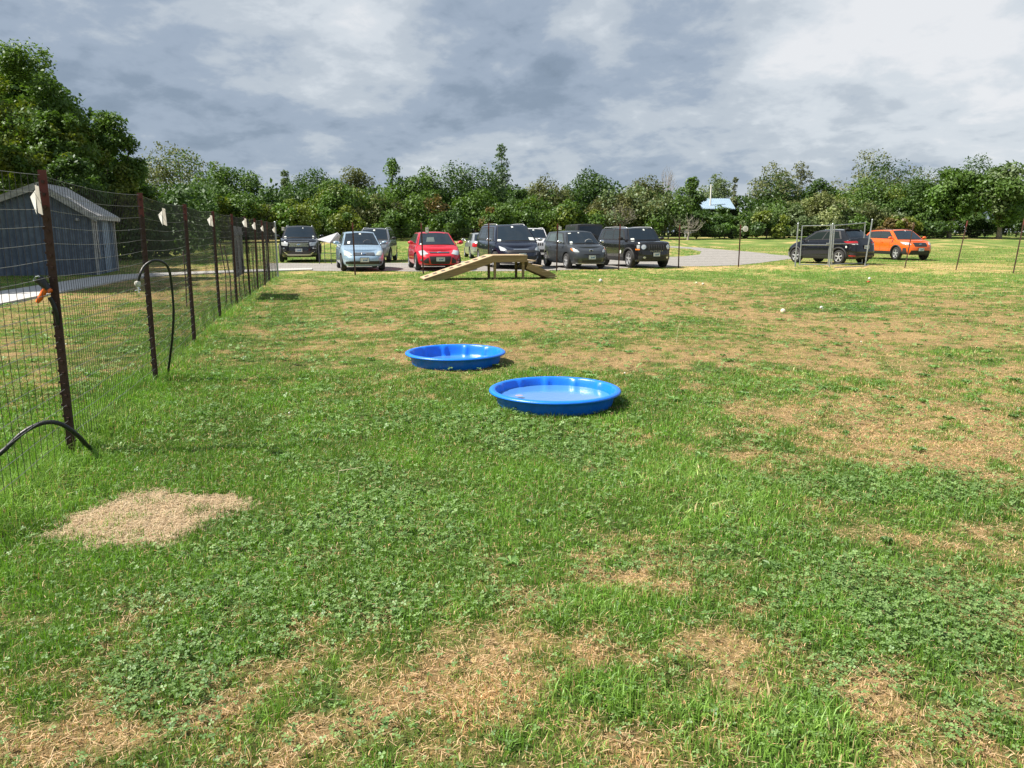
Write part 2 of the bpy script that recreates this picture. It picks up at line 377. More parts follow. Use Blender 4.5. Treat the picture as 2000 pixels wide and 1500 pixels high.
def build_drive():
    x0, y0 = ROAD.min(0)-.5; x1, y1 = ROAD.max(0)+.5; s = .11
    xs = np.arange(x0, x1, s); ys = np.arange(y0, y1, s); X, Y = np.meshgrid(xs, ys)
    cx = X[:-1, :-1]+s/2; cy = Y[:-1, :-1]+s/2
    w = .5*(fbm(cx*.8, cy*.8, 91, 3)-.5)*2
    keep = inpoly(ROAD, cx+w*.4, cy+w)
    idx = np.arange(X.size).reshape(X.shape); q = np.stack([idx[:-1, :-1], idx[:-1, 1:], idx[1:, 1:], idx[1:, :-1]], -1)[keep]
    used = np.unique(q); mp = -np.ones(X.size, int); mp[used] = np.arange(len(used)); q = mp[q]
    x = X.ravel()[used].copy(); y = Y.ravel()[used].copy()
    E = np.sort(np.concatenate([q[:, [0, 1]], q[:, [1, 2]], q[:, [2, 3]], q[:, [3, 0]]]), 1); U, cnt = np.unique(E, axis=0, return_counts=True); Bd = U[cnt == 1]
    for _ in range(14):                                      # round off the stepped rim of the gravel
        sx = np.zeros(len(x)); sy = np.zeros(len(x)); c_ = np.zeros(len(x))
        for a, b in ((0, 1), (1, 0)): np.add.at(sx, Bd[:, a], x[Bd[:, b]]); np.add.at(sy, Bd[:, a], y[Bd[:, b]]); np.add.at(c_, Bd[:, a], 1)
        k = c_ > 0; x[k] = .4*x[k]+.6*sx[k]/c_[k]; y[k] = .4*y[k]+.6*sy[k]/c_[k]
    z = gz_near(x, y)+.009
    m = mat('drive_gravel', (.32, .305, .285), .95, spec=.2, noise=(3.5, (.21, .20, .185), .7), bump=.7, bscale=60)
    o = np_mesh('gravel_drive', np.stack([x, y, z], 1), quads=q, mat=m); tag(o, kind='structure')
build_drive()
def build_path():
    b = MB(); P = []
    for a, c in zip(PATHN, PATHF):
        p = at(*a); q = at(*c); P.append((p, q))
    vs = []; fs = []
    for p, q in P:
        vs += [(p.x, p.y, .045), (q.x, q.y, .045), (p.x, p.y, -.05), (q.x, q.y, -.05)]
    for i in range(len(P)-1):
        a = 4*i; c = a+4
        fs += [(a, c, c+1, a+1), (a+2, c+2, c, a), (a+1, c+1, c+3, a+3)]
    fs += [(0, 1, 3, 2), (len(vs)-4, len(vs)-2, len(vs)-1, len(vs)-3)]
    b.add(vs, fs)
    o = b.build('concrete_path', mat('path_concrete', (.50, .49, .47), .9, noise=(2.5, (.38, .36, .33), .6), bump=.3, bscale=50)); tag(o, kind='structure')
build_path()

# ------------------------------------------------------------------ grass, clover, straw (nobody could count them)
def masked_points(y0, y1, dens, wpad=1.0):
    """random points on the lawn in a strip of distance, wider than the view on both sides"""
    hw = .74*y1+wpad
    n = int(dens*2*hw*(y1-y0)); x = rng.uniform(-hw, hw, n); y = rng.uniform(y0, y1, n)
    k = np.abs(x) < .74*y+wpad
    x, y = x[k], y[k]
    k = ~inpoly(ROAD, x, y) & ~inpoly(PATH, x, y)
    for cx, cy, r in POOLS: k &= np.hypot(x-cx, y-cy) > r*.90
    return x[k], y[k]
def blades(x, y, h, w, col, lean=.5, seg2=True, flat=None):
    n = len(x); z = gz_near(x, y)-.004
    th = rng.uniform(0, 2*math.pi, n); ca, sa = np.cos(th), np.sin(th)
    lt = rng.uniform(0, 2*math.pi, n)+.0; lx, ly = np.cos(lt), np.sin(lt)
    le = np.abs(rng.normal(0, lean, n)) if flat is None else flat
    P = np.stack([x, y, z], 1); S = np.stack([ca, sa, 0*ca], 1)*(w/2)[:, None]
    D = np.stack([lx, ly, 0*lx], 1)
    up = np.array([0, 0, 1.0])
    m = P+D*(h*.30*le)[:, None]+up*(h*.55)[:, None]/np.sqrt(1+.3*le**2)[:, None]
    t = P+D*(h*1.0*le)[:, None]+up*(h*np.clip(1-.42*le, .1, 1))[:, None]
    jit = rng.uniform(.62, 1.45, n)[:, None]
    c = col*jit
    if seg2:
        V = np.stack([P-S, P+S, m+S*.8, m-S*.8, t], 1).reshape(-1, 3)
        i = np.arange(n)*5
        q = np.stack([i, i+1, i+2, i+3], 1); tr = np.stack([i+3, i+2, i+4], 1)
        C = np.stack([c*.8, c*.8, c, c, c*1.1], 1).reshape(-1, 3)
        return V, q, tr, C
    V = np.stack([P-S, P+S, t], 1).reshape(-1, 3); i = np.arange(n)*3
    return V, None, np.stack([i, i+1, i+2], 1), np.repeat(c, 3, 0)
class Acc:
    def __init__(s): s.V = []; s.q = []; s.t = []; s.C = []; s.n = 0
    def add(s, V, q, t, C):
        s.V.append(V); s.C.append(C)
        if q is not None: s.q.append(q+s.n)
        if t is not None: s.t.append(t+s.n)
        s.n += len(V)
    def build(s, name, m, parent=None):
        return np_mesh(name, np.concatenate(s.V), np.concatenate(s.q) if s.q else None, np.concatenate(s.t) if s.t else None, np.concatenate(s.C), m, parent)
def blade_colours(x, y, D, C, K):
    n = len(x); lo = rng.random(n)
    dead = lo < np.clip(D*.70+.06+.25*(rng.random(n)-.5), .05, .80)
    v = fbm(x*2.5, y*2.5, 101, 3)[:, None]
    g = np.array([.135, .278, .032])*(.52+.94*v)
    g2 = np.array([.36, .375, .105])
    k = rng.random(n)[:, None]
    mx = np.clip(.06+.75*D[:, None], 0, 1)*k**1.3; g = g*(1-mx)+g2*mx
    kk = K[:, None]; g = g*(1-kk*.6)+np.array([.25, .40, .085])*kk*.6
    s = rng.random(n)[:, None]
    d = np.array([.82, .565, .31])*s+np.array([.48, .29, .13])*(1-s)
    g[dead] = d[dead]; return g, dead
def build_grass():
    A = Acc()
    for y0, y1, dens, w, two in [(1.35,3.2,15000,.0027,True),(3.2,5.2,9500,.0033,True),(5.2,8,5000,.0046,True),(8,12,2100,.0068,False),(12,18,900,.0100,False),(18,26,420,.014,False),(26,40,190,.020,False),(40,62,60,.032,False)]:
        x, y = masked_points(y0, y1, dens)
        D = dryness(x, y); C = clover(x, y); K = coarse(x, y)
        cl = fbm(x*5.5, y*5.5, 111, 2)
        keep = rng.random(len(x)) < np.clip((.55+.9*cl)*(1-.45*C)*(1-.10*D), .1, 1)
        tuft = .06+1.6*np.clip(fbm(x*6+2, y*8, 222, 2)-.52, 0, 1)*2
        keep &= ~straw(x, y) | (rng.random(len(x)) < tuft)
        x, y, D, C, K, cl = [q[keep] for q in (x, y, D, C, K, cl)]
        col, dead = blade_colours(x, y, D, C, K)
        n = len(x)
        h = (.022+.024*(1-D)+.024*K)*rng.uniform(.55, 1.35, n)*(.65+.7*cl)
        h = np.where(dead, h*.72, h)*(1+max(0, y0-10)*.018)
        fd = np.abs(x-FX(y)); h = h*(1+1.1*np.exp(-(fd/.28)**2)*(y < 26))
        ww = w*rng.uniform(.6, 1.3, n)*(1+.5*K)
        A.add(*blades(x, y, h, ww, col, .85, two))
    # broad-bladed coarse tufts
    for y0, y1, dens in [(1.4,4,17),(4,8,10),(8,14,6),(14,26,2)]:
        tx, ty = masked_points(y0, y1, dens); K = coarse(tx, ty)
        k = rng.random(len(tx)) < K*1.1-.05; tx, ty = tx[k], ty[k]
        if not len(tx): continue
        m = 34; x = np.repeat(tx, m)+rng.normal(0, .045, len(tx)*m); y = np.repeat(ty, m)+rng.normal(0, .045, len(tx)*m)
        k = ~straw(x, y)
        for cx, cy, r in POOLS: k &= np.hypot(x-cx, y-cy) > r*.93
        x, y = x[k], y[k]; n = len(x)
        tone = rng.random(n)[:, None]; c = np.array([.17, .29, .060])*(1-tone)+np.array([.34, .43, .13])*tone
        dd = rng.random(n) < .18; c[dd] = np.array([.58, .47, .25])
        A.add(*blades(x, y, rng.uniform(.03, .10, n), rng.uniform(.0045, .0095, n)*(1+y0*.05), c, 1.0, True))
    o = A.build('grass', M_GRASS); tag(o, 'lawn grass, lush green beside the pools and scorched tan elsewhere', 'grass', kind='stuff')
    # straw on the bare patch and dead thatch in the dry zones
    A = Acc()
    mn, mx = STRAW.min(0), STRAW.max(0)
    x = rng.uniform(mn[0]-.1, mx[0]+.1, 26000); y = rng.uniform(mn[1]-.1, mx[1]+.1, 26000); k = straw(x, y) & (rng.random(26000) < np.clip(.15+1.6*fbm(x*7, y*7, 77, 3), 0, 1)); x, y = x[k], y[k]
    x2, y2 = masked_points(1.35, 9, 4200); k = rng.random(len(x2)) < (.14+.55*dryness(x2, y2)**1.3)*np.clip(1.4-y2/8, .3, 1); x = np.r_[x, x2[k]]; y = np.r_[y, y2[k]]
    n = len(x); L = rng.uniform(.012, .042, n); th = rng.uniform(0, 2*math.pi, n); z = gz_near(x, y)+rng.uniform(.002, .022, n)
    d = np.stack([np.cos(th), np.sin(th), rng.normal(0, .18, n)], 1)*L[:, None]/2; s = np.stack([-np.sin(th), np.cos(th), 0*th], 1)*(.0011*(1+y*.06))[:, None]
    P = np.stack([x, y, z], 1); V = np.stack([P-d-s, P-d+s, P+d+s*.6, P+d-s*.6], 1).reshape(-1, 3); i = np.arange(n)*4
    q = np.stack([i, i+1, i+2, i+3], 1); sh = rng.random(n)[:, None]
    c = np.where(straw(x, y)[:, None], np.array([.72, .60, .42]), np.array([.72, .53, .31]))*sh+np.array([.42, .30, .17])*(1-sh)
    A.add(V, q, None, np.repeat(c, 4, 0))
    o = A.build('dry_straw', M_GRASS); tag(o, 'loose dead straw lying on the bare patch and on the scorched turf', 'straw', kind='stuff')
build_grass()
def build_clover():
    A = Acc()
    for y0, y1, dens, s in [(1.4,3.2,4200,.0062),(3.2,5,2700,.0075),(5,8,1300,.0110),(8,13,300,.017),(13,24,60,.026)]:
        x, y = masked_points(y0, y1, dens); C = clover(x, y)
        k = (rng.random(len(x)) < C*1.05+.07) & ~straw(x, y); x, y = x[k], y[k]; n = len(x)
        z = gz_near(x, y)+rng.uniform(.012, .042, n)*(1+y0*.03); th = rng.uniform(0, 2*math.pi, n)
        tl = rng.normal(0, .28, (n, 2)); r = s*rng.uniform(.7, 1.35, n)
        tone = rng.random(n)[:, None]; c = np.array([.095, .190, .048])*(1-tone)+np.array([.23, .35, .115])*tone
        for j in range(3):
            a = th+j*2*math.pi/3; ca, sa = np.cos(a), np.sin(a); pa, qa = -sa, ca
            def pt(u, v, dz):
                px = x+(ca*u+pa*v)*r; py = y+(sa*u+qa*v)*r
                return np.stack([px, py, z+(tl[:, 0]*(ca*u+pa*v)+tl[:, 1]*(sa*u+qa*v))*r+dz*r], 1)
            V = np.stack([pt(.05, 0, 0), pt(.75, .62, .16), pt(1.45, .42, .10), pt(1.32, 0, -.08), pt(1.45, -.42, .10), pt(.75, -.62, .16)], 1).reshape(-1, 3)
            i = np.arange(n)*6; q = np.concatenate([np.stack([i, i+1, i+2, i+3], 1), np.stack([i, i+3, i+4, i+5], 1)])
            A.add(V, q, None, np.repeat(c*rng.uniform(.85, 1.15, n)[:, None], 6, 0))
    # flat rosettes of broad-leaved weeds
    for y0, y1, dens in [(2.6,5,.9),(5,10,1.5),(10,20,1.0)]:
        wx, wy = masked_points(y0, y1, dens)
        for X, Y in zip(wx, wy):
            if float(straw(np.array([X]), np.array([Y]))[0]): continue
            m = random.randint(5, 9); c0 = np.array([.15, .27, .075])*random.uniform(.75, 1.3)
            Z = float(gz_near(np.array([X]), np.array([Y]))[0])+.012
            L0 = random.uniform(.022, .050)*(1+Y*.06)
            for j in range(m):
                a = 2*math.pi*j/m+random.uniform(-.3, .3); L_ = L0*random.uniform(.7, 1.2); w = L_*.19
                d = np.array([math.cos(a), math.sin(a), 0]); p = np.array([-math.sin(a), math.cos(a), 0]); O = np.array([X, Y, Z])
                V = np.array([O, O+d*L_*.45+p*w+[0, 0, .022], O+d*L_*.8+p*w*.8+[0, 0, .022], O+d*L_+[0, 0, .008], O+d*L_*.8-p*w*.8+[0, 0, .022], O+d*L_*.45-p*w+[0, 0, .022]])
                A.add(V, np.array([[0, 1, 2, 3], [0, 3, 4, 5]]), None, np.tile(c0*random.uniform(.8, 1.25), (6, 1)))
    o = A.build('clover', M_GRASS); tag(o, 'clover and broad-leaved weeds growing in patches through the lawn', 'clover', kind='stuff')
    # white clover heads
    b = MB()
    x1, y1 = masked_points(2, 26, .17); k = rng.random(len(x1)) < np.clip(clover(x1, y1)+.25, 0, 1)
    for X, Y in zip(x1[k], y1[k]):
        r = random.uniform(.006, .010)*(1+Y*.02); z = float(gz_near(np.array([X]), np.array([Y]))[0])+random.uniform(.035, .06)
        b.lathe([(0, -r), (r*.8, -r*.5), (r, 0), (r*.7, r*.7), (0, r)], 6, c=(X, Y, z)); b.tube([(X, Y, z-r), (X+.005, Y, 0)], .001, 3)
    o = b.build('clover_flowers', mat('clover_white', (.72, .70, .62), .8)); tag(o, 'tiny white clover heads dotted through the lawn', 'flowers', kind='stuff')
build_clover()

# ------------------------------------------------------------------ trees and shrubs
def leaves(C, Rr, cen, size, seed, cols, up=.35, aspect=.55, bright=1.0):
    """leaf cards at points C; normals lean outward from cen and upward"""
    g = np.random.default_rng(seed); n = len(C)
    out = C-cen; out /= np.linalg.norm(out, axis=1)[:, None]+1e-6
    nrm = out*.55+g.normal(0, .62, (n, 3))+np.array([0, 0, up]); nrm /= np.linalg.norm(nrm, axis=1)[:, None]
    a = np.cross(nrm, g.normal(0, 1, (n, 3))); a /= np.linalg.norm(a, axis=1)[:, None]+1e-6; b = np.cross(nrm, a)
    s = (size*g.uniform(.6, 1.35, n))[:, None]
    V = np.stack([C-a*s, C+b*s*aspect+nrm*s*.15, C+a*s, C-b*s*aspect+nrm*s*.15], 1).reshape(-1, 3)
    i = np.arange(n)*4; q = np.stack([i, i+1, i+2, i+3], 1)
    return V, q, np.repeat(cols, 4, 0)
PALB = {'dark': [(.032,.072,.018),(.070,.125,.026)], 'mid': [(.055,.110,.022),(.105,.175,.036)], 'yellow': [(.085,.130,.018),(.175,.215,.040)],
       'olive': [(.085,.105,.038),(.160,.180,.072)], 'silver': [(.080,.122,.050),(.155,.205,.090)], 'brown': [(.080,.090,.032),(.14,.145,.056)],
       'bright': [(.065,.14,.022),(.135,.225,.045)], 'pine': [(.10,.12,.06),(.18,.20,.10)], 'blue': [(.06,.11,.05),(.13,.19,.09)], 'cream': [(.16,.20,.07),(.30,.34,.16)], 'rust': [(.11,.085,.03),(.17,.125,.045)]}
PAL = {k: [tuple(c*m for c, m in zip(q, (1.12, 1.10, 1.0))) for q in v] for k, v in PALB.items()}
def make_plant(name, label, cat, X, Y, top, width, pal='mid', base=None, leaf=.22, n=2600, seed=1, shape='round', group=None, trunk=None, bark=None, accent=None, lobes=None, bottom=.12, dep=None, lobe_r=None, fill=.22):
    g = np.random.default_rng(seed); pr = random.Random(seed)
    z0 = float(gz(X, Y)) if base is None else base
    H = top-z0; root = empty(name, (X, Y, z0), 0, label, cat, group)
    zc0 = H*bottom; rz = (H-zc0)/2; cz = zc0+rz; rx = width/2; ry = (dep/2 if dep else rx*.9)
    K = lobes or max(7, int(10+width*1.0))
    L = []
    for i in range(K):
        for _ in range(30):
            p = g.uniform(-1, 1, 3)
            if .45 < np.linalg.norm(p) < 1: break
        p = p/np.linalg.norm(p)*np.linalg.norm(p)**.45
        if shape == 'cone': s = 1-(p[2]+1)/2*.82; p[0] *= s; p[1] *= s
        if shape == 'dome': s = math.sqrt(max(.1, 1-max(0, p[2])**2)); p[0] *= s; p[1] *= s
        if shape == 'spread' and p[2] < 0: p[0] *= .75
        lr = (lobe_r or .36)*g.uniform(.65, 1.25)
        if shape == 'cone': lr *= (1.15-(p[2]+1)/2*.75)
        k = max(.2, 1-lr*.95); p = p*k
        L.append((p[0]*rx, p[1]*ry, cz+p[2]*rz, lr*min(rx, rz*1.25)))
    if shape == 'cone':
        L = []
        for i in range(K):
            t = g.random()**1.25; a = g.uniform(0, 2*math.pi); q = rx*(1-t)**.8*g.uniform(.1, .8)
            L.append((q*math.cos(a), q*math.sin(a), zc0+t*rz*2*.97, rx*(.16+.30*(1-t))*g.uniform(.7, 1.2)))
    else: L.append((0, 0, cz, .55*min(rx, rz)))
    if shape in ('round', 'dome', 'spread'): L.append((rx*g.uniform(-.25, .25), 0, zc0+2*rz-.30*rz, .30*min(rx, rz*1.4)))
    L = np.array(L); wgt = L[:, 3]**2; wgt /= wgt.sum()
    li = g.choice(len(L), n, p=wgt)
    d = g.normal(0, 1, (n, 3)); d[:, 2] += .15; d /= np.linalg.norm(d, axis=1)[:, None]
    rr = np.where(g.random(n) < fill, g.random(n)**.5*.85, 1+g.normal(0, .10, n))
    # clump the leaves into sprays so the outline breaks up
    ns = 26; spray = g.normal(0, 1, (len(L), ns, 3)); spray /= np.linalg.norm(spray, axis=2)[:, :, None]
    sp = spray[li, g.integers(0, ns, n)]; w = (g.random(n) < .62)[:, None]
    d = np.where(w, sp+g.normal(0, .17, (n, 3)), d); d /= np.linalg.norm(d, axis=1)[:, None]
    tip = np.where(w[:, 0], g.uniform(.85, 1.22, n), 1)
    Cc = L[li, :3]+d*(L[li, 3]*rr*tip)[:, None]*np.array([1, 1, .86])
    Cc[:, 2] = np.maximum(Cc[:, 2], .05)
    c0, c1 = [np.array(c) for c in PAL[pal]]
    lt = g.random(len(L))[li][:, None]*.55+g.random(n)[:, None]*.45
    cols = c0*(1-lt)+c1*lt
    if accent:
        a0, a1 = [np.array(c) for c in PAL[accent[0]]]
        sel = g.random(len(L))[li] < accent[1]; u = g.random(n)[:, None]; ca = a0*(1-u)+a1*u; cols[sel] = ca[sel]
    V, q, c = leaves(Cc, None, np.array([0, 0, cz]), leaf, seed+5, cols)
    np_mesh('crown' if cat != 'shrub' else 'foliage', V, quads=q, col=c, mat=M_LEAF, parent=root)
    # trunk and limbs
    b = MB(); bt = trunk or max(.06, H*.022)
    lean = g.uniform(-.05, .05)*H
    fork = max(.35, zc0*.9)
    b.tube([(0, 0, -.15), (lean*.2, 0, fork*.5), (lean*.5, 0, fork), (lean, 0, cz*1.05)], [bt*1.5, bt*1.1, bt*.95, bt*.5], 8)
    for i in range(min(9, len(L)-1)):
        t = L[i]; s0 = Vector((lean*.5, 0, fork*pr.uniform(.8, 1.2))); e = Vector((t[0], t[1], t[2]+t[3]*.4)); m_ = s0.lerp(e, .5)+Vector((pr.uniform(-.2, .2), pr.uniform(-.2, .2), .12*H))*.5
        b.tube([s0, m_, e], [bt*.55, bt*.32, bt*.10], 5)
    b.build('trunk' if cat != 'shrub' else 'stems', bark or M_BARK, root, smooth=True)
    return root
def pxplant(name, label, cat, px, ytop, wpx, Y, **k):
    p = atY(px, ytop, Y); w = wpx/FPX*depth(Y, p.z)
    return make_plant(name, label, cat, p.x, Y, p.z, w, **k)

# ------------------------------------------------------------------ paddling pools
M_BLUE = mat('pool_blue', (.006, .19, .86), .36, spec=.5, noise=(14, (.012, .14, .62), .5), bump=.08, bscale=60)
def pool(X, Y, rot, label, water_z, tilt=0, debris=False):
    root = empty('paddling_pool', (X, Y, -.02), rot, label, 'paddling pool', 'blue plastic paddling pools on the lawn')
    n = 144; b = MB()
    def ring(r, z, rib=0):
        o = []
        for j in range(n):
            t = 2*math.pi*j/n; q = math.cos(12*t)
            k = 1-rib*(1 if q > .93 else (max(0, (q-.80)/.13) if q > .80 else 0))
            flat = 1-.010*(1+math.cos(12*t))*0
            o.append((r*k*flat*math.cos(t), r*k*flat*math.sin(t), z))
        return o
    prof = [(0.0001, .016, 0), (.30, .016, 0), (.455, .018, 0), (.475, .024, .02), (.490, .06, .040), (.503, .12, .040), (.512, .158, .025), (.518, .170, 0), (.530, .175, 0), (.550, .173, 0), (.563, .166, 0), (.568, .155, 0), (.566, .148, 0), (.560, .149, 0), (.550, .157, 0), (.532, .159, 0), (.522, .150, .006), (.512, .11, .018), (.500, .06, .018), (.488, .012, .01), (.47, .002, 0), (.0001, .002, 0)]
    vs = []
    for r, z, rb in prof: vs += ring(r, z*.90, rb)
    fs = [(i*n+j, i*n+(j+1) % n, (i+1)*n+(j+1) % n, (i+1)*n+j) for i in range(len(prof)-1) for j in range(n)]
    b.add(vs, fs); s = b.build('basin', M_BLUE, root, smooth=True)
    # water sheet
    rr = .470+.03*(water_z-.02)/.12; w = MB(); w.lathe([(0.0001, water_z), (rr*.5, water_z), (rr, water_z)], 72)
    m = bpy.data.materials.new('pool_water') if 'pool_water' not in MATS else MATS['pool_water']
    if 'pool_water' not in MATS:
        MATS['pool_water'] = m; m.use_nodes = True; p = m.node_tree.nodes['Principled BSDF']
        p.inputs['Base Color'].default_value = (.10, .29, .64, 1); p.inputs['Roughness'].default_value = .10; p.inputs['Transmission Weight'].default_value = .35; p.inputs['IOR'].default_value = 1.33
        nn = N(m.node_tree, 'ShaderNodeTexNoise'); nn.inputs['Scale'].default_value = 18; bp = N(m.node_tree, 'ShaderNodeBump'); bp.inputs['Strength'].default_value = .12; bp.inputs['Distance'].default_value = .01
        m.node_tree.links.new(nn.outputs[0], bp.inputs['Height']); m.node_tree.links.new(bp.outputs[0], p.inputs['Normal'])
    w.build('water', m, root, smooth=True, fix=False)
    return root
pool(.37, 6.50, .1, 'blue plastic paddling pool nearer the viewer, nearly full of pale water', .085)
pool(-.64, 8.62, .35, 'blue plastic paddling pool farther back with little water in it', .03)
b = MB(); b.lathe([(0.0001, 0), (.02, .002), (.034, .0), (.02, -.002), (.0001, -.002)], 12, c=(.06, 6.42, .088)); 
o = b.build('fallen_leaf', mat('orange_leaf', (.30, .25, .32), .7)); tag(o, 'faint orange leaf floating in the nearer pool', 'leaf')

# ------------------------------------------------------------------ wooden dog ramp
def wood(name, c, d):
    m = bpy.data.materials.new(name); m.use_nodes = True; t = m.node_tree; p = t.nodes['Principled BSDF']; p.inputs['Roughness'].default_value = .8; L = t.links.new
    tc = N(t, 'ShaderNodeTexCoord'); mp = N(t, 'ShaderNodeMapping'); mp.inputs['Scale'].default_value = (1.5, 22, 22); L(tc.outputs['Object'], mp.inputs[0])
    n = N(t, 'ShaderNodeTexNoise'); n.inputs['Scale'].default_value = 1.6; n.inputs['Detail'].default_value = 6; n.inputs['Distortion'].default_value = .8; L(mp.outputs[0], n.inputs[0])
    cr = N(t, 'ShaderNodeValToRGB'); cr.color_ramp.elements[0].position = .35; cr.color_ramp.elements[1].position = .65; cr.color_ramp.elements[0].color = (*d, 1); cr.color_ramp.elements[1].color = (*c, 1)
    L(n.outputs[0], cr.inputs[0]); L(cr.outputs[0], p.inputs[0]); return m
M_WOOD = wood('treated_pine', (.36, .265, .125), (.20, .14, .07)); M_WOODT = wood('pale_deck_board', (.50, .38, .23), (.34, .25, .15)); M_PAD = mat('dark_grip', (.09, .075, .06), .9, bump=.4)  # decks and steps take a paler wood tone than the sides
def ramp():
    o = at(1030, 545.5)
    root = empty('dog_ramp', (o.x, o.y, 0), R(13), 'wooden dog agility ramp with grip pads, raised platform and steps', 'agility ramp')
    Wd = 1.15; H = .76; PL = 1.12; RL = 2.15      # x runs left (negative) from the platform's right end; y=0 near side
    b = MB()
    th = .03
    def slab(x0, z0, x1, z1, y0, y1, t):
        v = [(x0, y0, z0), (x1, y0, z1), (x1, y1, z1), (x0, y1, z0), (x0, y0, z0-t), (x1, y0, z1-t), (x1, y1, z1-t), (x0, y1, z0-t)]
        return v, [(0, 1, 2, 3), (4, 7, 6, 5), (0, 4, 5, 1), (1, 5, 6, 2), (2, 6, 7, 3), (3, 7, 4, 0)]
    b.add(*slab(-PL-RL-.02, .055, -PL, H, -.012, Wd+.012, th)); b.build('ramp_deck', M_WOODT, root)
    for y0 in (0, Wd-.04):
        b = MB(); x0, x1 = -PL-RL, -PL-.002; b.add([(x0+.03, y0, .03), (x1, y0, H-.032), (x1, y0, H-.235), (x0+.55, y0, 0), (x0+.03, y0, 0), (x0+.03, y0+.04, .03), (x1, y0+.04, H-.032), (x1, y0+.04, H-.235), (x0+.55, y0+.04, 0), (x0+.03, y0+.04, 0)],
              [(0, 1, 2, 3, 4), (9, 8, 7, 6, 5), (0, 5, 6, 1), (1, 6, 7, 2), (2, 7, 8, 3), (3, 8, 9, 4), (4, 9, 5, 0)]); b.build('side_board', M_WOOD, root)
    b = MB(); 
    for i in range(4): b.box((-PL+PL*(i+.5)/4, Wd/2, H-.012), (PL/4-.008, Wd+.03, .03))
    b.build('platform_deck', M_WOODT, root)
    for y0 in (.021, Wd-.021):
        b = MB(); b.box((-PL/2+.0, y0, H-.03-.095), (PL-.004, .04, .185)); b.build('platform_rail', M_WOOD, root)
    b = MB(); b.box((-.022, Wd/2, H-.125), (.04, Wd-.09, .18)); b.build('platform_rail', M_WOOD, root)
    for x in (-PL+.08, -.12):
        for y in (.09, Wd-.09):
            b = MB(); b.box((x, y, (H-.06)/2-.02), (.076, .076, H-.06)); b.build('leg', M_WOOD, root)
    for i in range(8):
        f = (i+.5)/8; x = -PL-RL+RL*(f*.97+.0); z = .055+(H-.055)*(x+PL+RL)/RL; a = math.atan2(H-.055, RL); b = MB()
        M_ = Matrix.Rotation(-a, 3, 'Y'); b.box((x, Wd/2+.0, z+.006), (.125, .40, .012), M=M_); b.build('grip_pad', M_PAD, root)
    n = 4; run = .235
    for i in range(n):
        x = .02+run*i; z = H-.02-(H)/(n+.6)*(i+1)
        b = MB(); b.box((x+.125, Wd/2, z), (.27, Wd-.02, .036)); b.build('step', M_WOODT, root)
        b = MB(); b.box((x+.012, Wd/2, z-.085), (.03, Wd-.10, .13)); b.build('riser', M_WOOD, root)
    for y0 in (.035, Wd-.035):
        b = MB(); b.beam((.0, y0, H-.33), (.02+run*n-.05, y0, .05), .038, .20); b.build('stringer', M_WOOD, root)
ramp()

# ------------------------------------------------------------------ wire fences
M_POST = mat('rusty_post', (.050, .024, .018), .75, noise=(5, (.085, .038, .024), .6), bump=.3, bscale=30)
M_TIP = mat('red_post_tip', (.15, .030, .024), .65, noise=(14, (.11, .03, .02), .6))
M_WIRE = mat('fence_wire', (.022, .022, .022), .65, metal=.1)
M_WIREL = mat('fence_wire_bright', (.17, .17, .16), .5, metal=.3)
M_GALV = mat('galvanised_steel', (.46, .49, .51), .42, metal=.75, noise=(12, (.30, .33, .35), .5))
def tpost(root, x, y, h, lean=(0, 0), yaw=0, w=.048, tip=True, studs=True):
    z0 = float(gz(x, y)); b = MB(); c, s = math.cos(yaw), math.sin(yaw)
    def P(u, v, z):
        f = (z)/h; return (x+c*u-s*v+lean[0]*f, y+s*u+c*v+lean[1]*f, z0+z)
    def bar(u0, u1, v0, v1, a, e):
        vs = [P(u, v, z) for z in (a, e) for u in (u0, u1) for v in (v0, v1)]
        b.add(vs, [(0, 1, 3, 2), (4, 6, 7, 5), (0, 4, 5, 1), (2, 3, 7, 6), (0, 2, 6, 4), (1, 5, 7, 3)])
    t = w*.14
    hs = h-.22 if tip else h
    for a, e, mi in ((-.1, hs, 0), (hs, h, 1)):
        b.mi = mi
        if e <= a: continue
        bar(-w/2, w/2, -t/2, t/2, a, e); bar(-t/2, t/2, t/2, w*.85, a, e)
    b.mi = 0
    if studs:
        z = .1
        while z < h-.05: bar(-.007, .007, -t/2-.010, -t/2, z, z+.018); bar(-w/2-.006, -w/2+.004, -t, t, z+.02, z+.036); z += .055 if False else .075
    return b.build('fence_post', [M_POST, M_TIP], root)
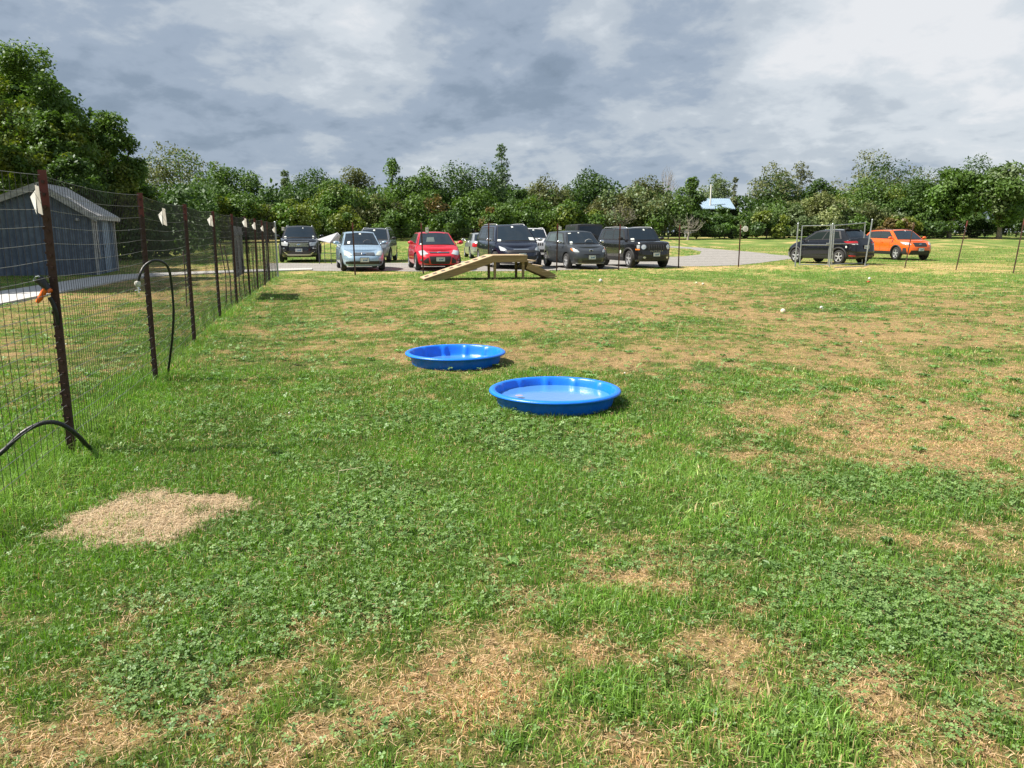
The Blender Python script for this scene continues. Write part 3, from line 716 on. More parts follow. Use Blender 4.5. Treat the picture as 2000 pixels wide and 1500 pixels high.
def mesh_fence(root, pts, h, name='wire_mesh', r=.0020, vs_=.052, hs_=.10, sag=.0, mat_=None, mat_h=None, z_lo=.04):
    """welded mesh: upright wires and level wires, strung post to post"""
    V = []; Q = []; MI = []; n = 0
    def seg(p, q, rr, mi=0):
        nonlocal n
        p = np.array(p, float); q = np.array(q, float); d = q-p; d /= np.linalg.norm(d)
        a = np.cross(d, [0, 0, 1.]) if abs(d[2]) < .9 else np.cross(d, [1., 0, 0]); a /= np.linalg.norm(a); b_ = np.cross(d, a)
        for e in (p, q):
            for u, w in ((1, 0), (-.5, .87), (-.5, -.87)): V.append(e+(a*u+b_*w)*rr)
        for j in range(3): Q.append((n+j, n+(j+1) % 3, n+3+(j+1) % 3, n+3+j)); MI.append(mi)
        n += 6
    g = random.Random(len(pts))
    for (x0, y0), (x1, y1) in zip(pts[:-1], pts[1:]):
        L = math.hypot(x1-x0, y1-y0); k = max(2, int(L/vs_)); nx, ny = -(y1-y0)/L, (x1-x0)/L; bow = g.uniform(-.03, .03)
        def P(t, z):
            o = bow*math.sin(math.pi*t)*(z/h)+.006*math.sin(t*17+z*3); x = x0+(x1-x0)*t+nx*o; y = y0+(y1-y0)*t+ny*o
            return (x, y, float(gz(x, y))+z-sag*math.sin(math.pi*t)*(z/h))
        for i in range(k):
            t = i/k; m_ = h*.5; seg(P(t, z_lo), P(t, m_), r); seg(P(t, m_), P(t, h), r)
        m = 9; nz = int((h-z_lo)/hs_)
        for j in range(nz+1):
            z = z_lo+(h-z_lo)*j/nz
            for i in range(m): seg(P(i/m, z), P((i+1)/m, z), r*.95, 1)
    me = bpy.data.meshes.new(name); me.from_pydata([tuple(v) for v in V], [], Q); me.materials.append(mat_ or M_WIRE); me.materials.append(mat_h or M_WIREL); me.polygons.foreach_set('material_index', MI)
    return link_mesh(name, me, root)
GF = 'wire mesh fences round the dog run'
LB = [(141,892),(305,748),(380,668),(430,622),(463,597),(488.5,578),(504,567),(518,558),(527,549)]
LBW = [(at(*q).x, at(*q).y) for q in LB]
root = empty('wire_fence', (LBW[0][0], LBW[0][1], 0), 0, 'left wire mesh fence on rusty red-tipped posts running away from the viewer', 'fence', GF)
def rel(o, root):
    for c in o.children: c.matrix_parent_inverse = root.matrix_world.inverted()
def setpar(root):
    M_ = Matrix.Translation(root.location).inverted()
    for c in COL.objects:
        if c.parent == root: c.matrix_parent_inverse = M_
H1 = [1.83,1.82,1.82,1.81,1.82,1.82,1.81,1.79,1.77]
d0 = (LBW[0][0]-LBW[1][0], LBW[0][1]-LBW[1][1]); pm = (LBW[0][0]+d0[0]*.98, LBW[0][1]+d0[1]*.98); pmm = (pm[0]+d0[0], pm[1]+d0[1])
for i, (x, y) in enumerate([pm]+LBW):
    if i == 0: continue
    tpost(root, x, y, ([1.86]+H1)[i], yaw=R(14), lean=(random.uniform(-.02, .02), 0), studs=y < 16)
corner = at(543, 540.5)
mesh_fence(root, [pmm, pm, LBW[0]], 1.80, sag=.03, vs_=.098)
mesh_fence(root, LBW+[(corner.x, corner.y)], 1.80, sag=.03)
setpar(root)
FB = [(695,537),(828,535.5),(955,532.5),(1088,531),(1209,527.5),(1326,523),(1443,521)]
FBW = [(at(*q).x, at(*q).y) for q in FB]; gl = at(1553, 521)
root = empty('wire_fence', (corner.x, corner.y, 0), 0, 'far wire mesh fence in front of the parked cars', 'fence', GF)
def pole(root, x, y, h, r, name='corner_post', m=None):
    z0 = float(gz(x, y)); b = MB(); b.tube([(x, y, z0-.1), (x, y, z0+h)], r, 12); b.lathe([(r*1.15, h), (r*1.15, h+.02), (r*.6, h+.045), (.001, h+.05)], 12, c=(x, y, z0)); return b.build(name, m or M_GALV, root, smooth=True, sharp=40)
pole(root, corner.x, corner.y, 1.78, .030)
for i, (x, y) in enumerate(FBW): tpost(root, x, y, [1.80,1.80,1.80,1.80,1.78,1.78,1.80][i], yaw=R(90), lean=(random.uniform(-.05, .05), 0), studs=False, w=.052)
mesh_fence(root, [(corner.x, corner.y)]+FBW+[(gl.x-.1, gl.y)], 1.60, r=.0014, mat_h=M_WIRE)
setpar(root)
gr = at(1690, 518.5)
RB = [(1768,524),(1868,527.5),(1980,534),(2110,545)]
RBW = [(at(*q).x, at(*q).y) for q in RB]
root = empty('wire_fence', (gr.x, gr.y, 0), 0, 'right wire mesh fence on leaning thin posts beside the orange car', 'fence', GF)
for i, (x, y) in enumerate(RBW): tpost(root, x, y, [1.88,1.92,1.96,1.9][i], yaw=R(60), lean=([.20,.24,.16,.2][i], 0), studs=False, tip=i > 0, w=.046)
mesh_fence(root, [(gr.x+.1, gr.y)]+RBW, 1.55, r=.0013, mat_h=M_WIRE)
setpar(root)
# thin stakes of an older fence line behind the left fence
GSK = 'thin metal stakes behind the left fence'
for i, (px, py, t) in enumerate([(365,600,490),(442.6,596.6,470),(452,600,480),(469,583,470),(480,584,505),(497,566.5,470)]):
    p = at(px, py); b = MB(); H = atY(px, t, p.y).z
    b.tube([(0, 0, -.05), (random.uniform(-.03, .03), 0, H*.5), (random.uniform(-.06, .06), 0, H)], .011, 6)
    o = b.build('stake', M_POST); o.location = (p.x, p.y, 0)
    tag(o, ['leftmost thin stake, near the third fence post','thin stake behind the fifth fence post','shorter thin stake just right of the fifth post','thin stake behind the left edge of the grey board','thin stake hidden under the grey board','farthest thin stake right of the grey board'][i], 'stake', GSK)

# ------------------------------------------------------------------ metal gate (two leaves, three uprights)
def gate():
    GG = 'galvanised gate frames'
    def leaf(p0, p1, h0, h1, mid, label, xtra=False):
        root = empty('gate_leaf', (p0[0], p0[1], 0), 0, label, 'gate', GG)
        a = Vector((p0[0], p0[1], float(gz(*p0)))); c = Vector((p1[0], p1[1], float(gz(*p1))))
        for q, hh in ((a, h0), (c, h1)):
            b = MB(); b.tube([q+Vector((0, 0, .04)), q+Vector((0, 0, hh))], .024, 10); b.build('frame_upright', M_GALV, root, smooth=True, sharp=50)
        for z0, z1 in ((.08, .08), (mid, mid), (h0-.03, h1-.03)):
            b = MB(); b.tube([a+Vector((0, 0, z0)), c+Vector((0, 0, z1))], .021, 10); b.build('rail', M_GALV, root, smooth=True, sharp=50)
        mesh_fence(root, [(a.x, a.y), (c.x, c.y)], min(h0, h1)-.06, r=.0013, mat_h=M_WIRE, z_lo=.09)
        for z in (mid-.45, mid+.45):
            b = MB(); b.lathe([(.032, -.03), (.032, .03)], 10, c=(a.x, a.y, z)); b.build('hinge', M_GALV, root)
        b = MB(); q = c.lerp(a, .06); b.box((q.x, q.y-.03, mid+.06), (.16, .03, .07)); b.build('latch', M_GALV, root)
        setpar(root)
    L0 = at(1561.5, 520); L1 = at(1617, 520.5); R0 = at(1624, 520); R1 = at(1683, 517)
    leaf((L0.x, L0.y), (L1.x, L1.y), 1.78, 1.80, .93, 'left leaf of the galvanised tube gate in front of the black crossover')
    leaf((R0.x, R0.y), (R1.x, R1.y), 1.80, 1.93, .97, 'right leaf of the galvanised tube gate, its top rail sloping up')
    for (px, py, h, lab) in [(1553,521,1.84,'left upright post of the galvanised gate'),(1620,521.5,1.82,'middle upright post between the two gate leaves'),(1689,519,2.02,'tall leaning right upright post of the gate')]:
        p = at(px, py); b = MB(); ln = .16 if px > 1680 else .0
        b.tube([(0, 0, -.1), (ln, 0, h)], .030, 12); b.lathe([(.034, h), (.034, h+.015), (.001, h+.05)], 12, c=(ln, 0, 0)); o = b.build('gate_post', M_GALV, smooth=True, sharp=50); o.location = (p.x, p.y, float(gz(p.x, p.y)))
        tag(o, lab, 'post', 'galvanised gate posts')
    p = at(1688, 521); q = at(1630, 524); b = MB(); b.tube([(q.x, q.y, .03), (p.x, p.y, .03), (p.x+.75, p.y+1.2, .04)], .018, 8)
    o = b.build('loose_pipe', M_GALV); tag(o, 'loose galvanised pipe lying in the grass under the gate', 'pipe')
gate()

# ------------------------------------------------------------------ things hung on the fence
M_PAPER = mat('weathered_paper', (.62, .61, .57), .85, noise=(12, (.44, .43, .39), .7)); M_PAPERD = mat('shaded_or_printed_paper', (.30, .28, .24), .85, noise=(20, (.50, .47, .41), .6))
def fence_at(y): return (FX(y), y)
def flyer(px0, py0, hgt, Y, label, sc=1.0, near=False):
    c = atY(px0, py0, Y); b = MB(); k = hgt
    # a sheet folded round the wire: one lit flap towards the sun, shade coloured into the viewer's flap
    def sheet(P):
        n = Vector(P[1])-Vector(P[0]); m_ = Vector(P[2])-Vector(P[0]); nn = n.cross(m_).normalized()*.0025
        v = [Vector(p) for p in P]+[Vector(p)+nn for p in P]; q = len(P); b.add(v, [tuple(range(q)), tuple(range(2*q-1, q-1, -1))]+[(i, (i+1) % q, (i+1) % q+q, i+q) for i in range(q)])
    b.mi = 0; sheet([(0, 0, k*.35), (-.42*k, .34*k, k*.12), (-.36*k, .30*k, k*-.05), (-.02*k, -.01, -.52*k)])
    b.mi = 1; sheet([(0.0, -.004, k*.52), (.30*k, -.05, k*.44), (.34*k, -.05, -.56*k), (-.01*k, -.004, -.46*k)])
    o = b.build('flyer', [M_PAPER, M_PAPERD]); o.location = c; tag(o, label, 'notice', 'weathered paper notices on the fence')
    return o
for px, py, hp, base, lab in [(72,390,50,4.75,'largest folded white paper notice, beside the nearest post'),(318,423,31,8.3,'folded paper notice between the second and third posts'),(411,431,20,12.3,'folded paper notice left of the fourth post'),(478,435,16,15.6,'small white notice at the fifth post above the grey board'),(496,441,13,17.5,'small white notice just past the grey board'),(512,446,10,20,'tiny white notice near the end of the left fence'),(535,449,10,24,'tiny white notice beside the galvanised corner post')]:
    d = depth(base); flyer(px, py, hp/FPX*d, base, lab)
for px, py, w, h, lab, Yk in [(834,449.5,7,11,'small white framed notice on the far fence above the red car',-.05),(553,447,6,7,'white card on the far fence left of the black suv',-.05),(1094,446,6,7,'pale card on the far fence above the charcoal hatchback',-.05),(1700,464,2.2,4,'tiny pale tag on the right gate post',-.05)]:
    Y = (at(px, 533).y if px < 1500 else 35.4)+Yk; c = atY(px, py, Y); d = depth(Y); b = MB(); b.mi = 1; b.box((0, 0, 0), (w/FPX*d, .006, h/FPX*d)); b.mi = 0; b.box((0, -.005, 0), (w/FPX*d*.78, .006, h/FPX*d*.82))
    b.mi = 1; b.box((0, -.0095, .12*h/FPX*d), (w/FPX*d*.4, .003, h/FPX*d*.3))
    o = b.build('notice', [mat('card_white', (.66, .66, .64), .7), M_PAPERD]); o.location = c; tag(o, lab, 'notice')
p = at(1443, 521); c = atY(1456, 447, p.y-.04); b = MB(); r = 5.5/FPX*depth(p.y); b.lathe([(.0001, -.006), (r*.92, -.006), (r, 0), (r*.92, .006), (.0001, .006)], 20, 'Y'); b.mi = 1; b.lathe([(.0001, -.009), (r*.45, -.009), (r*.5, -.006)], 16, 'Y')
o = b.build('round_tag', [mat('card_white', (.66, .66, .64), .7), mat('tag_centre', (.5, .5, .49), .6)]); o.location = c; tag(o, 'round white tag on the far fence left of the gate', 'tag')
# grey weathered board standing against the fence
def board():
    y0, y1 = 16.75, 18.75; z0, z1 = .50, 1.58
    root = empty('grey_board', (FX(y0)-.03, y0, 0), 0, 'grey weathered plank panel hung on the left fence', 'board')
    m = wood('weathered_grey_wood', (.36, .36, .38), (.20, .20, .22)); dx = (FX(y1)-FX(y0))/(y1-y0)
    for i in range(5):
        a = y0+(y1-y0)*i/5+.012; e = y0+(y1-y0)*(i+1)/5-.012; b = MB(); xa, xe = FX(a)-.04, FX(e)-.04
        zt = z1+[0, .02, -.03, .01, 0][i]; b.add([(xa, a, z0), (xe, e, z0), (xe, e, zt), (xa, a, zt), (xa-.022, a, z0), (xe-.022, e, z0), (xe-.022, e, zt), (xa-.022, a, zt)], [(0, 1, 2, 3), (7, 6, 5, 4), (0, 4, 5, 1), (1, 5, 6, 2), (2, 6, 7, 3), (3, 7, 4, 0)]); b.build('plank', m, root)
    for z in (z0+.12, z1-.15):
        b = MB(); b.beam((FX(y0)-.026, y0, z), (FX(y1)-.026, y1, z), .02, .07); b.build('batten', m, root)
    setpar(root)
board()
# hoses and sprayers
M_HOSE = mat('black_hose', (.014, .015, .017), .42, spec=.5)
def smooth(P, k=8):
    P = [Vector(p) for p in P]; Q = [P[0]]+P+[P[-1]]; o = []
    for i in range(1, len(Q)-2):
        a, b_, c, d = Q[i-1:i+3]
        for j in range(k):
            t = j/k; o.append(.5*((2*b_)+(c-a)*t+(2*a-5*b_+4*c-d)*t*t+(3*b_-a-3*c+d)*t**3))
    return o+[P[-1]]
def hose(pp, r, label):
    P = [atY(px, py, Y) for px, py, Y in pp]; b = MB(); b.tube(smooth(P), r, 10); o = b.build('hose', M_HOSE, smooth=True); return tag(o, label, 'hose', 'black hoses at the left fence')
hose([(-120,965,4.35),(-60,925,4.4),(0,886,4.5),(45,845,4.58),(85,826,4.65),(118,828,4.7),(150,849,4.78),(172,872,4.9),(192,890,5.1),(205,897,5.15)], .0145, 'black hose arching up from the grass past the nearest fence post')
hose([(270,551,7.0),(274,535,7.0),(283,519,7.05),(300,509,7.1),(318,512,7.2),(330,527,7.3),(336,565,7.4),(339,610,7.45),(337,655,7.5),(333,690,7.6),(328,726,7.7),(322,737,7.75)], .0120, 'black hose looped over the fence beside the second post')
hose([(97,581,4.85),(103,592,4.86),(110,612,4.87),(116,650,4.9),(124,700,4.92),(132,760,4.95),(140,830,5.0),(147,884,5.1)], .0140, 'black hose hanging down the nearest post from the orange nozzle')
def sprayer():
    c = atY(90, 572, 4.84); root = empty('hose_nozzle', c, 0, 'orange hose nozzle with black head clipped to the nearest post', 'hose nozzle'); k = 4.9/FPX
    def q(px, py, dy=0): return ((px-90)*k, dy, -(py-572)*k)
    b = MB(); b.tube([q(71, 590), q(76, 584), q(84, 573), q(92, 562)], [.011, .016, .017, .020], 12); b.tube([q(92, 562), q(99, 570)], [.016, .017], 10); b.build('grip', mat('nozzle_orange', (.82, .16, .02), .35), root, smooth=True, sharp=40)
    b = MB(); b.tube([q(96, 566), q(87, 554), q(80, 546)], [.018, .027, .030], 14); b.build('head', mat('nozzle_black', (.02, .02, .022), .35), root, smooth=True, sharp=40)
    b = MB(); b.tube([q(70, 547), q(74, 541), q(80, 540), q(85, 544)], .0035, 6); b.tube([q(68, 549), q(86, 547)], .004, 6); b.build('trigger', mat('chrome', (.75, .75, .76), .15, metal=1), root)
sprayer()
def coupling():
    c = atY(269, 556, 7.0); root = empty('hose_tap', c, 0, 'pale hose valve fitting at the end of the looped hose', 'hose fitting'); k = 7/FPX
    b = MB(); b.lathe([(.001, .035), (.022, .03), (.028, .012), (.022, -.01), (.014, -.02), (.001, -.02)], 12); b.build('body', mat('brass_white', (.62, .60, .55), .4), root, smooth=True, sharp=40)
    b = MB(); b.tube([(0, 0, -.02), (.003, 0, -.05)], .010, 8); b.tube([(-.028, 0, -.055), (.02, 0, -.045)], .007, 6); b.tube([(0, 0, -.05), (.002, 0, -.075)], .008, 8); b.build('valve', mat('chrome', (.75, .75, .76), .15, metal=1), root)
coupling()
# dog toys and small things on the grass
for px, py, r, c, nm, lab in [(1173,551,.055,(.62,.60,.55),'ball','grubby white ball lying behind the ramp end of the lawn'),(1529,611,.045,(.72,.68,.50),'tennis_ball','pale yellow ball on the dry grass at the right'),(1360,554.5,.035,(.70,.68,.45),'tennis_ball','left of two pale balls near the far fence'),(1373,556.5,.035,(.66,.62,.46),'tennis_ball','right of two pale balls near the far fence'),(1696,552,.035,(.55,.08,.03),'toy','red dog toy lying in the grass below the gate'),(1698,546,.04,(.75,.74,.68),'ball','small white ball just above the red toy'),(1604,603,.03,(.7,.69,.62),'ball','tiny white ball in the dark clover patch')]:
    p = at(px, py); b = MB(); k = 12; pr_ = [(max(.0005, r*math.sin(math.pi*i/k)), -r*math.cos(math.pi*i/k)*(.8 if nm == 'toy' else 1)) for i in range(k+1)]; b.lathe(pr_, 20)
    if nm == 'toy': b.tube([(-r*1.6, 0, 0), (r*1.6, 0, 0)], [r*.5, r*.5], 10)
    elif nm == 'tennis_ball': b.tube([(r*1.005*math.cos(t), r*1.005*math.sin(t)*math.cos(.5*math.sin(2*t)), r*1.005*math.sin(t)*math.sin(.5*math.sin(2*t))) for t in [2*math.pi*i/24 for i in range(25)]], r*.05, 4)
    o = b.build(nm, mat('toy_%d' % px, c, .7, noise=(30, tuple(x*.7 for x in c), .5)), smooth=True); o.location = (p.x, p.y, p.z+r*.8); tag(o, lab, 'toy' if nm == 'toy' else 'ball')
for i, (px, py, Hh, lab) in enumerate([(1321,670,.30,'single dry grass stalk standing at mid field'),(660,945,.16,'bent dry straw stem in the clover, left of centre')]):
    p = at(px, py); b = MB(); b.tube([(0, 0, 0), (.01, 0, Hh*.5), (.05+.1*i, .02, Hh*(1-.4*i))], [.003, .002, .0012], 5); o = b.build('grass_stalk', mat('dry_stalk', (.62, .52, .34), .8)); o.location = (p.x, p.y, 0); tag(o, lab, 'stalk')

# ------------------------------------------------------------------ shed
def shed():
    C = Vector((-14.6, 27.3, 0)); v = Vector((-.27, .963, 0)); u = Vector((-.963, -.27, 0)); w = 1.50; wl = 2.7; wt = w+wl; Ls = 3.15; ze = 2.08; zr = 3.03
    root = empty('shed', C, 0, 'weathered blue board-and-batten shed with a pale shingle roof', 'shed')
    M_B = mat('faded_blue_boards', (.17, .21, .275), .9, noise=(5, (.085, .11, .16), .8)); M_T = mat('weathered_white_trim', (.50, .50, .50), .85, noise=(8, (.22, .22, .23), .8)); M_R = mat('pale_shingles', (.48, .47, .46), .9, noise=(7, (.22, .22, .22), .8), bump=.8, bscale=9)
    def P(a, b_, z): return u*a+v*b_+Vector((0, 0, z))
    def prism(poly, n, t, name, m):
        b = MB(); q = len(poly); vs = [Vector(p) for p in poly]+[Vector(p)+n*t for p in poly]; b.add(vs, [tuple(range(q)), tuple(range(2*q-1, q-1, -1))]+[(i, (i+1) % q, (i+1) % q+q, i+q) for i in range(q)]); return b
    prism([P(0, 0, 0), P(wt, 0, 0), P(wt, 0, ze), P(w, 0, zr), P(0, 0, ze)], v, .05, 'g', M_B).build('wall', M_B, root)
    prism([P(0, Ls, 0), P(wt, Ls, 0), P(wt, Ls, ze), P(w, Ls, zr), P(0, Ls, ze)], -v, .05, 'g', M_B).build('wall', M_B, root)
    prism([P(.002, .052, 0), P(.002, Ls-.052, 0), P(.002, Ls-.052, ze), P(.002, .052, ze)], u, .05, 's', M_B).build('wall', M_B, root)
    prism([P(wt, .052, 0), P(wt, Ls-.052, 0), P(wt, Ls-.052, ze), P(wt, .052, ze)], -u, .05, 's', M_B).build('wall', M_B, root)
    b = MB(); k = 0                                         # battens over the board joints
    a = .14
    while a < wt-.1:
        zt = ze+(zr-ze)*(1-abs(a-w)/(w if a < w else wl))-.04; p = P(a, -.012, zt/2); b.box(p, (.036, .022, zt), rz=math.atan2(u.y, u.x)); a += .21
    b.build('batten', mat('dark_batten', (.095, .12, .17), .9), root)
    b = MB(); a = .12
    while a < Ls-.05: b.box(P(-.012, a, (ze)/2), (.022, .04, ze), rz=math.atan2(u.y, u.x)); a += .19
    b.build('batten', mat('pale_blue_boards', (.25, .32, .43), .85, noise=(7, (.12, .17, .25), .6)), root)
    for (a0, z0, a1, z1) in ((-.22, ze-.13, w, zr+.02), (wt+.22, ze-.13, w, zr+.02)):   # roof slopes with overhang
        s = 1 if a0 < w else -1; n = Vector((0, 0, .06))
        q = [P(a0, -.20, z0+.0), P(w, -.20, z1), P(w, Ls+.2, z1), P(a0, Ls+.2, z0)]
        b = MB(); b.add([x+Vector((0, 0, .03)) for x in q]+[x+Vector((0, 0, .09)) for x in q], [(0, 1, 2, 3), (7, 6, 5, 4), (0, 4, 5, 1), (1, 5, 6, 2), (2, 6, 7, 3), (3, 7, 4, 0)]); b.build('roof', M_R, root)
        for yy in (-.225, Ls+.225):
            b = MB(); b.beam(P(a0-s*.0, yy, z0-.05), P(w+s*.006, yy, z1-.05), .03, .17); b.build('barge_board', M_T, root)
        b = MB(); b.beam(P(a0-s*.02, -.19, z0-.01), P(a0-s*.02, Ls+.19, z0-.01), .03, .11); b.build('fascia', M_T, root)
    for a, yy in ((-.02, -.02), (wt+.02, -.02), (-.02, Ls+.02)):
        b = MB(); b.box(P(a, yy, (ze-.1)/2), (.09, .09, ze-.1), rz=math.atan2(u.y, u.x)); b.build('corner_board', M_T, root)
    b = MB(); b.tube([P(-.07, .16, ze-.1), P(-.07, .17, .9), P(-.09, .22, .55)], .035, 8); b.build('downpipe', M_T, root)
    b = MB(); b.box(P(-.055, 1.55, .95), (.03, .95, 1.85), rz=math.atan2(u.y, u.x)); d = b.build('door', mat('pale_blue_boards', (.36, .43, .53), .85), root)
    b = MB(); b.box(P(-.08, 1.2, 1.0), (.03, .03, .14), rz=math.atan2(u.y, u.x)); b.build('handle', mat('black_iron', (.02, .02, .02), .5), d)
    b = MB(); b.lathe([(.001, -.05), (.07, -.04), (.08, .0), (.05, .05), (.001, .05)], 12, c=P(.45, -.07, 1.9)); b.build('lamp', M_T, root)
    b = MB(); b.box(P(-.09, .33, .6), (.02, .18, .03), rz=math.atan2(u.y, u.x)); b.build('shelf_bracket', mat('black_iron', (.02, .02, .02), .5), root)
shed()
# ------------------------------------------------------------------ distant buildings
def barn():
    Y = 97; a = atY(1368, 387, Y); c = atY(1438, 387, Y); z0 = float(gz(a.x, Y)); root = empty('distant_barn', (a.x, Y, z0), 0, 'distant building with a light blue ribbed metal roof behind the hedge', 'building')
    L = c.x-a.x; zt = a.z-z0; zb = zt-1.35
    M_R = mat('blue_metal_roof', (.29, .385, .47), .55, noise=(3, (.20, .29, .38), .6)); M_W = mat('barn_wall', (.42, .42, .40), .85, noise=(2, (.3, .3, .29), .5))
    b = MB(); b.box((L/2, 3.0, zb/2-.2), (L-.3, 3.4, zb-.2)); b.build('wall', M_W, root)
    for s in (0, 1):
        b = MB(); q = [(0, 0 if not s else 6, zb), (L, 0 if not s else 6, zb), (L, 3, zt), (0, 3, zt)]; b.add([Vector(x) for x in q]+[Vector(x)+Vector((0, 0, .08)) for x in q], [(0, 1, 2, 3), (7, 6, 5, 4), (0, 4, 5, 1), (1, 5, 6, 2), (2, 6, 7, 3), (3, 7, 4, 0)])
        k = 0
        while k*.24 < L: x = k*.24; b.beam((x+.02, q[0][1], zb+.10), (x+.02, 3, zt+.10), .05, .05); k += 1
        b.build('roof', M_R, root)
    b = MB(); b.box((L*.62, -.0+1.25, zb-.5), (.9, .08, .7)); b.build('window', mat('dark_window', (.03, .04, .05), .1), root)
    p = atY(1388, 386, 98); q = atY(1388, 360, 98); b = MB(); b.tube([(0, 0, 0), (0, 0, q.z-z0)], .09, 8); o = b.build('white_pole', mat('pole_white', (.72, .70, .66), .6)); o.location = (p.x, 98, z0); tag(o, 'white pole standing in front of the blue roof', 'pole')
barn()
def house():
    Y = 95; a = atY(1792, 380, Y); c = atY(1832, 396, Y); z0 = float(gz(a.x, Y)); root = empty('distant_house', (a.x, Y, z0), 0, 'distant house with grey roof and white gutter showing between trees on the right', 'house')
    L = 4.2; zt = a.z-z0; zb = zt-.95; M_R = mat('grey_roof', (.22, .27, .30), .5); M_T = mat('house_white', (.75, .75, .75), .6)
    b = MB(); b.add([(0, 0, zb), (L, 0, zb-.35), (L, 3, zt-.2), (0, 3, zt), (0, 0, zb-.1), (L, 0, zb-.45), (L, 3, zt-.3), (0, 3, zt-.1)], [(0, 1, 2, 3), (7, 6, 5, 4), (0, 4, 5, 1), (1, 5, 6, 2), (2, 6, 7, 3), (3, 7, 4, 0)]); b.build('roof', M_R, root)
    b = MB(); b.beam((0, -.05, zb-.1), (L, -.05, zb-.45), .1, .2); b.build('gutter', M_T, root)
    b = MB(); b.box((L/2, 2, (zb-.5)/2), (L-.4, 3.4, zb-.5)); w = b.build('wall', mat('house_wall', (.30, .36, .46), .8), root)
    b = MB(); b.box((L*.5, .28, zb*.5), (1.2, .06, 1.2)); b.build('window', mat('dark_window', (.03, .04, .05), .1), root)
    b = MB(); b.lathe([(.001, 0), (.25, .05), (.34, .22), (.30, .25), (.001, .08)], 12, c=(-.1, 1.5, zt-.15)); b.build('dish', M_T, root)
house()
def bench():
    p = at(1350, 464); w = 26/FPX*depth(p.y); root = empty('bench', (p.x, p.y, p.z), 0, 'low grey bench at the foot of the far hedge', 'bench'); m = mat('bench_grey', (.30, .31, .31), .7)
    b = MB(); b.box((0, 0, .42), (w, .5, .06)); b.build('seat', m, root)
    b = MB(); b.box((0, .24, .62), (w, .05, .22)); b.build('backrest', m, root)
    for s in (-1, 1):
        b = MB(); b.box((s*w*.44, 0, .19), (.08, .42, .38)); b.build('leg', m, root)
bench()
# silver-grey canopy sagging on thin legs beside the black suv
def canopy():
    Y = 37.0; k = depth(Y)/FPX; o = atY(650, 512, Y); root = empty('shade_canopy', (o.x, Y, 0), 0, 'collapsed silver-grey shade canopy on thin legs between the black suv and blue sedan', 'canopy')
    z = lambda py: atY(650, py, Y).z
    X = lambda px: (px-650)*k
    m = mat('silver_fabric', (.50, .51, .53), .6, noise=(3, (.36, .37, .40), .6)); md = mat('dark_fabric', (.07, .075, .085), .8)
    P = {'a': (X(624), -.3, z(468)), 'b': (X(660), .2, z(454.5)), 'c': (X(668), -.4, z(459)), 'd': (X(650), -.5, z(474)), 'e': (X(672), .5, z(470)), 'f': (X(636), 1.0, z(462)), 'g': (X(655), .6, z(476))}
    b = MB(); T = [('a', 'd', 'b'), ('a', 'b', 'f'), ('b', 'c', 'e'), ('d', 'e', 'c'), ('f', 'b', 'e'), ('a', 'f', 'g'), ('a', 'g', 'd')]
    for t in T:
        q = [Vector(P[i]) for i in t]; n = (q[1]-q[0]).cross(q[2]-q[0]).normalized()*.01; b.add(q+[x+n for x in q], [(0, 1, 2), (5, 4, 3), (0, 3, 4, 1), (1, 4, 5, 2), (2, 5, 3, 0)])
    b.build('canopy_cover', m, root)
    b = MB(); q = [Vector(P[i]) for i in ('d', 'c', 'b')]; q = [x+Vector((0, -.03, 0)) for x in q]; b.add(q+[x+Vector((0, .01, 0)) for x in q], [(0, 1, 2), (5, 4, 3), (0, 3, 4, 1), (1, 4, 5, 2), (2, 5, 3, 0)]); b.build('side_flap', md, root)
    for px, yy, t in ((626, -.2, 469), (628, .7, 466), (651, -.4, 474), (667, .4, 472)):
        b = MB(); b.tube([(X(px), yy, 0), (X(px), yy, z(t))], .018, 6); b.build('leg', md, root)
    b = MB(); b.tube([(X(626), -.2, z(496)), (X(660), -.3, z(495))], .014, 6); b.tube([(X(626), -.2, z(478)), (X(640), -.3, z(471))], .014, 6); b.build('brace', md, root)
canopy()

# ------------------------------------------------------------------ vehicles
M_TYRE = mat('tyre_rubber', (.022, .022, .023), .85, bump=.3, bscale=80); M_RIM = mat('alloy_rim', (.50, .51, .53), .35, metal=.45); M_RIMD = mat('dark_alloy', (.10, .10, .105), .35, metal=.6)
M_TRIM = mat('black_trim', (.018, .018, .02), .55); M_CLAD = mat('grey_cladding', (.024, .025, .027), .7); M_CHROME = mat('bright_chrome', (.78, .79, .80), .16, metal=1)
M_LAMP = mat('headlamp_glass', (.60, .64, .66), .10, metal=.35, coat=.6); M_LAMPD = mat('headlamp_dark', (.16, .18, .20), .08, metal=.4, coat=.8); M_TAIL = mat('tail_lamp_red', (.42, .012, .018), .15, coat=.8); M_AMBER = mat('amber_lamp', (.75, .22, .03), .2, coat=.5)
M_GLASS = mat('car_glass', (.014, .024, .036), .04, spec=.5); M_GLASSG = mat('car_side_glass', (.028, .036, .038), .06, spec=.35); M_PLATE = mat('plate_white', (.66, .70, .74), .4); M_PLB = mat('plate_blue', (.10, .22, .42), .5); M_STK = mat('sticker_white', (.70, .74, .70), .6)
M_SEAT = mat('seat_grey', (.12, .12, .13), .7)
def paint(name, c, metal=.35, rough=.28): return mat(name, c, rough, metal=metal, coat=.9)
def lerp(a, b, t): return a+(b-a)*t
def pl(T, x):
    if x <= T[0][0]: return T[0][1]
    for (a, b), (c, d) in zip(T[:-1], T[1:]):
        if x <= c:
            t = (x-a)/(c-a); return b+(d-b)*t
    return T[-1][1]
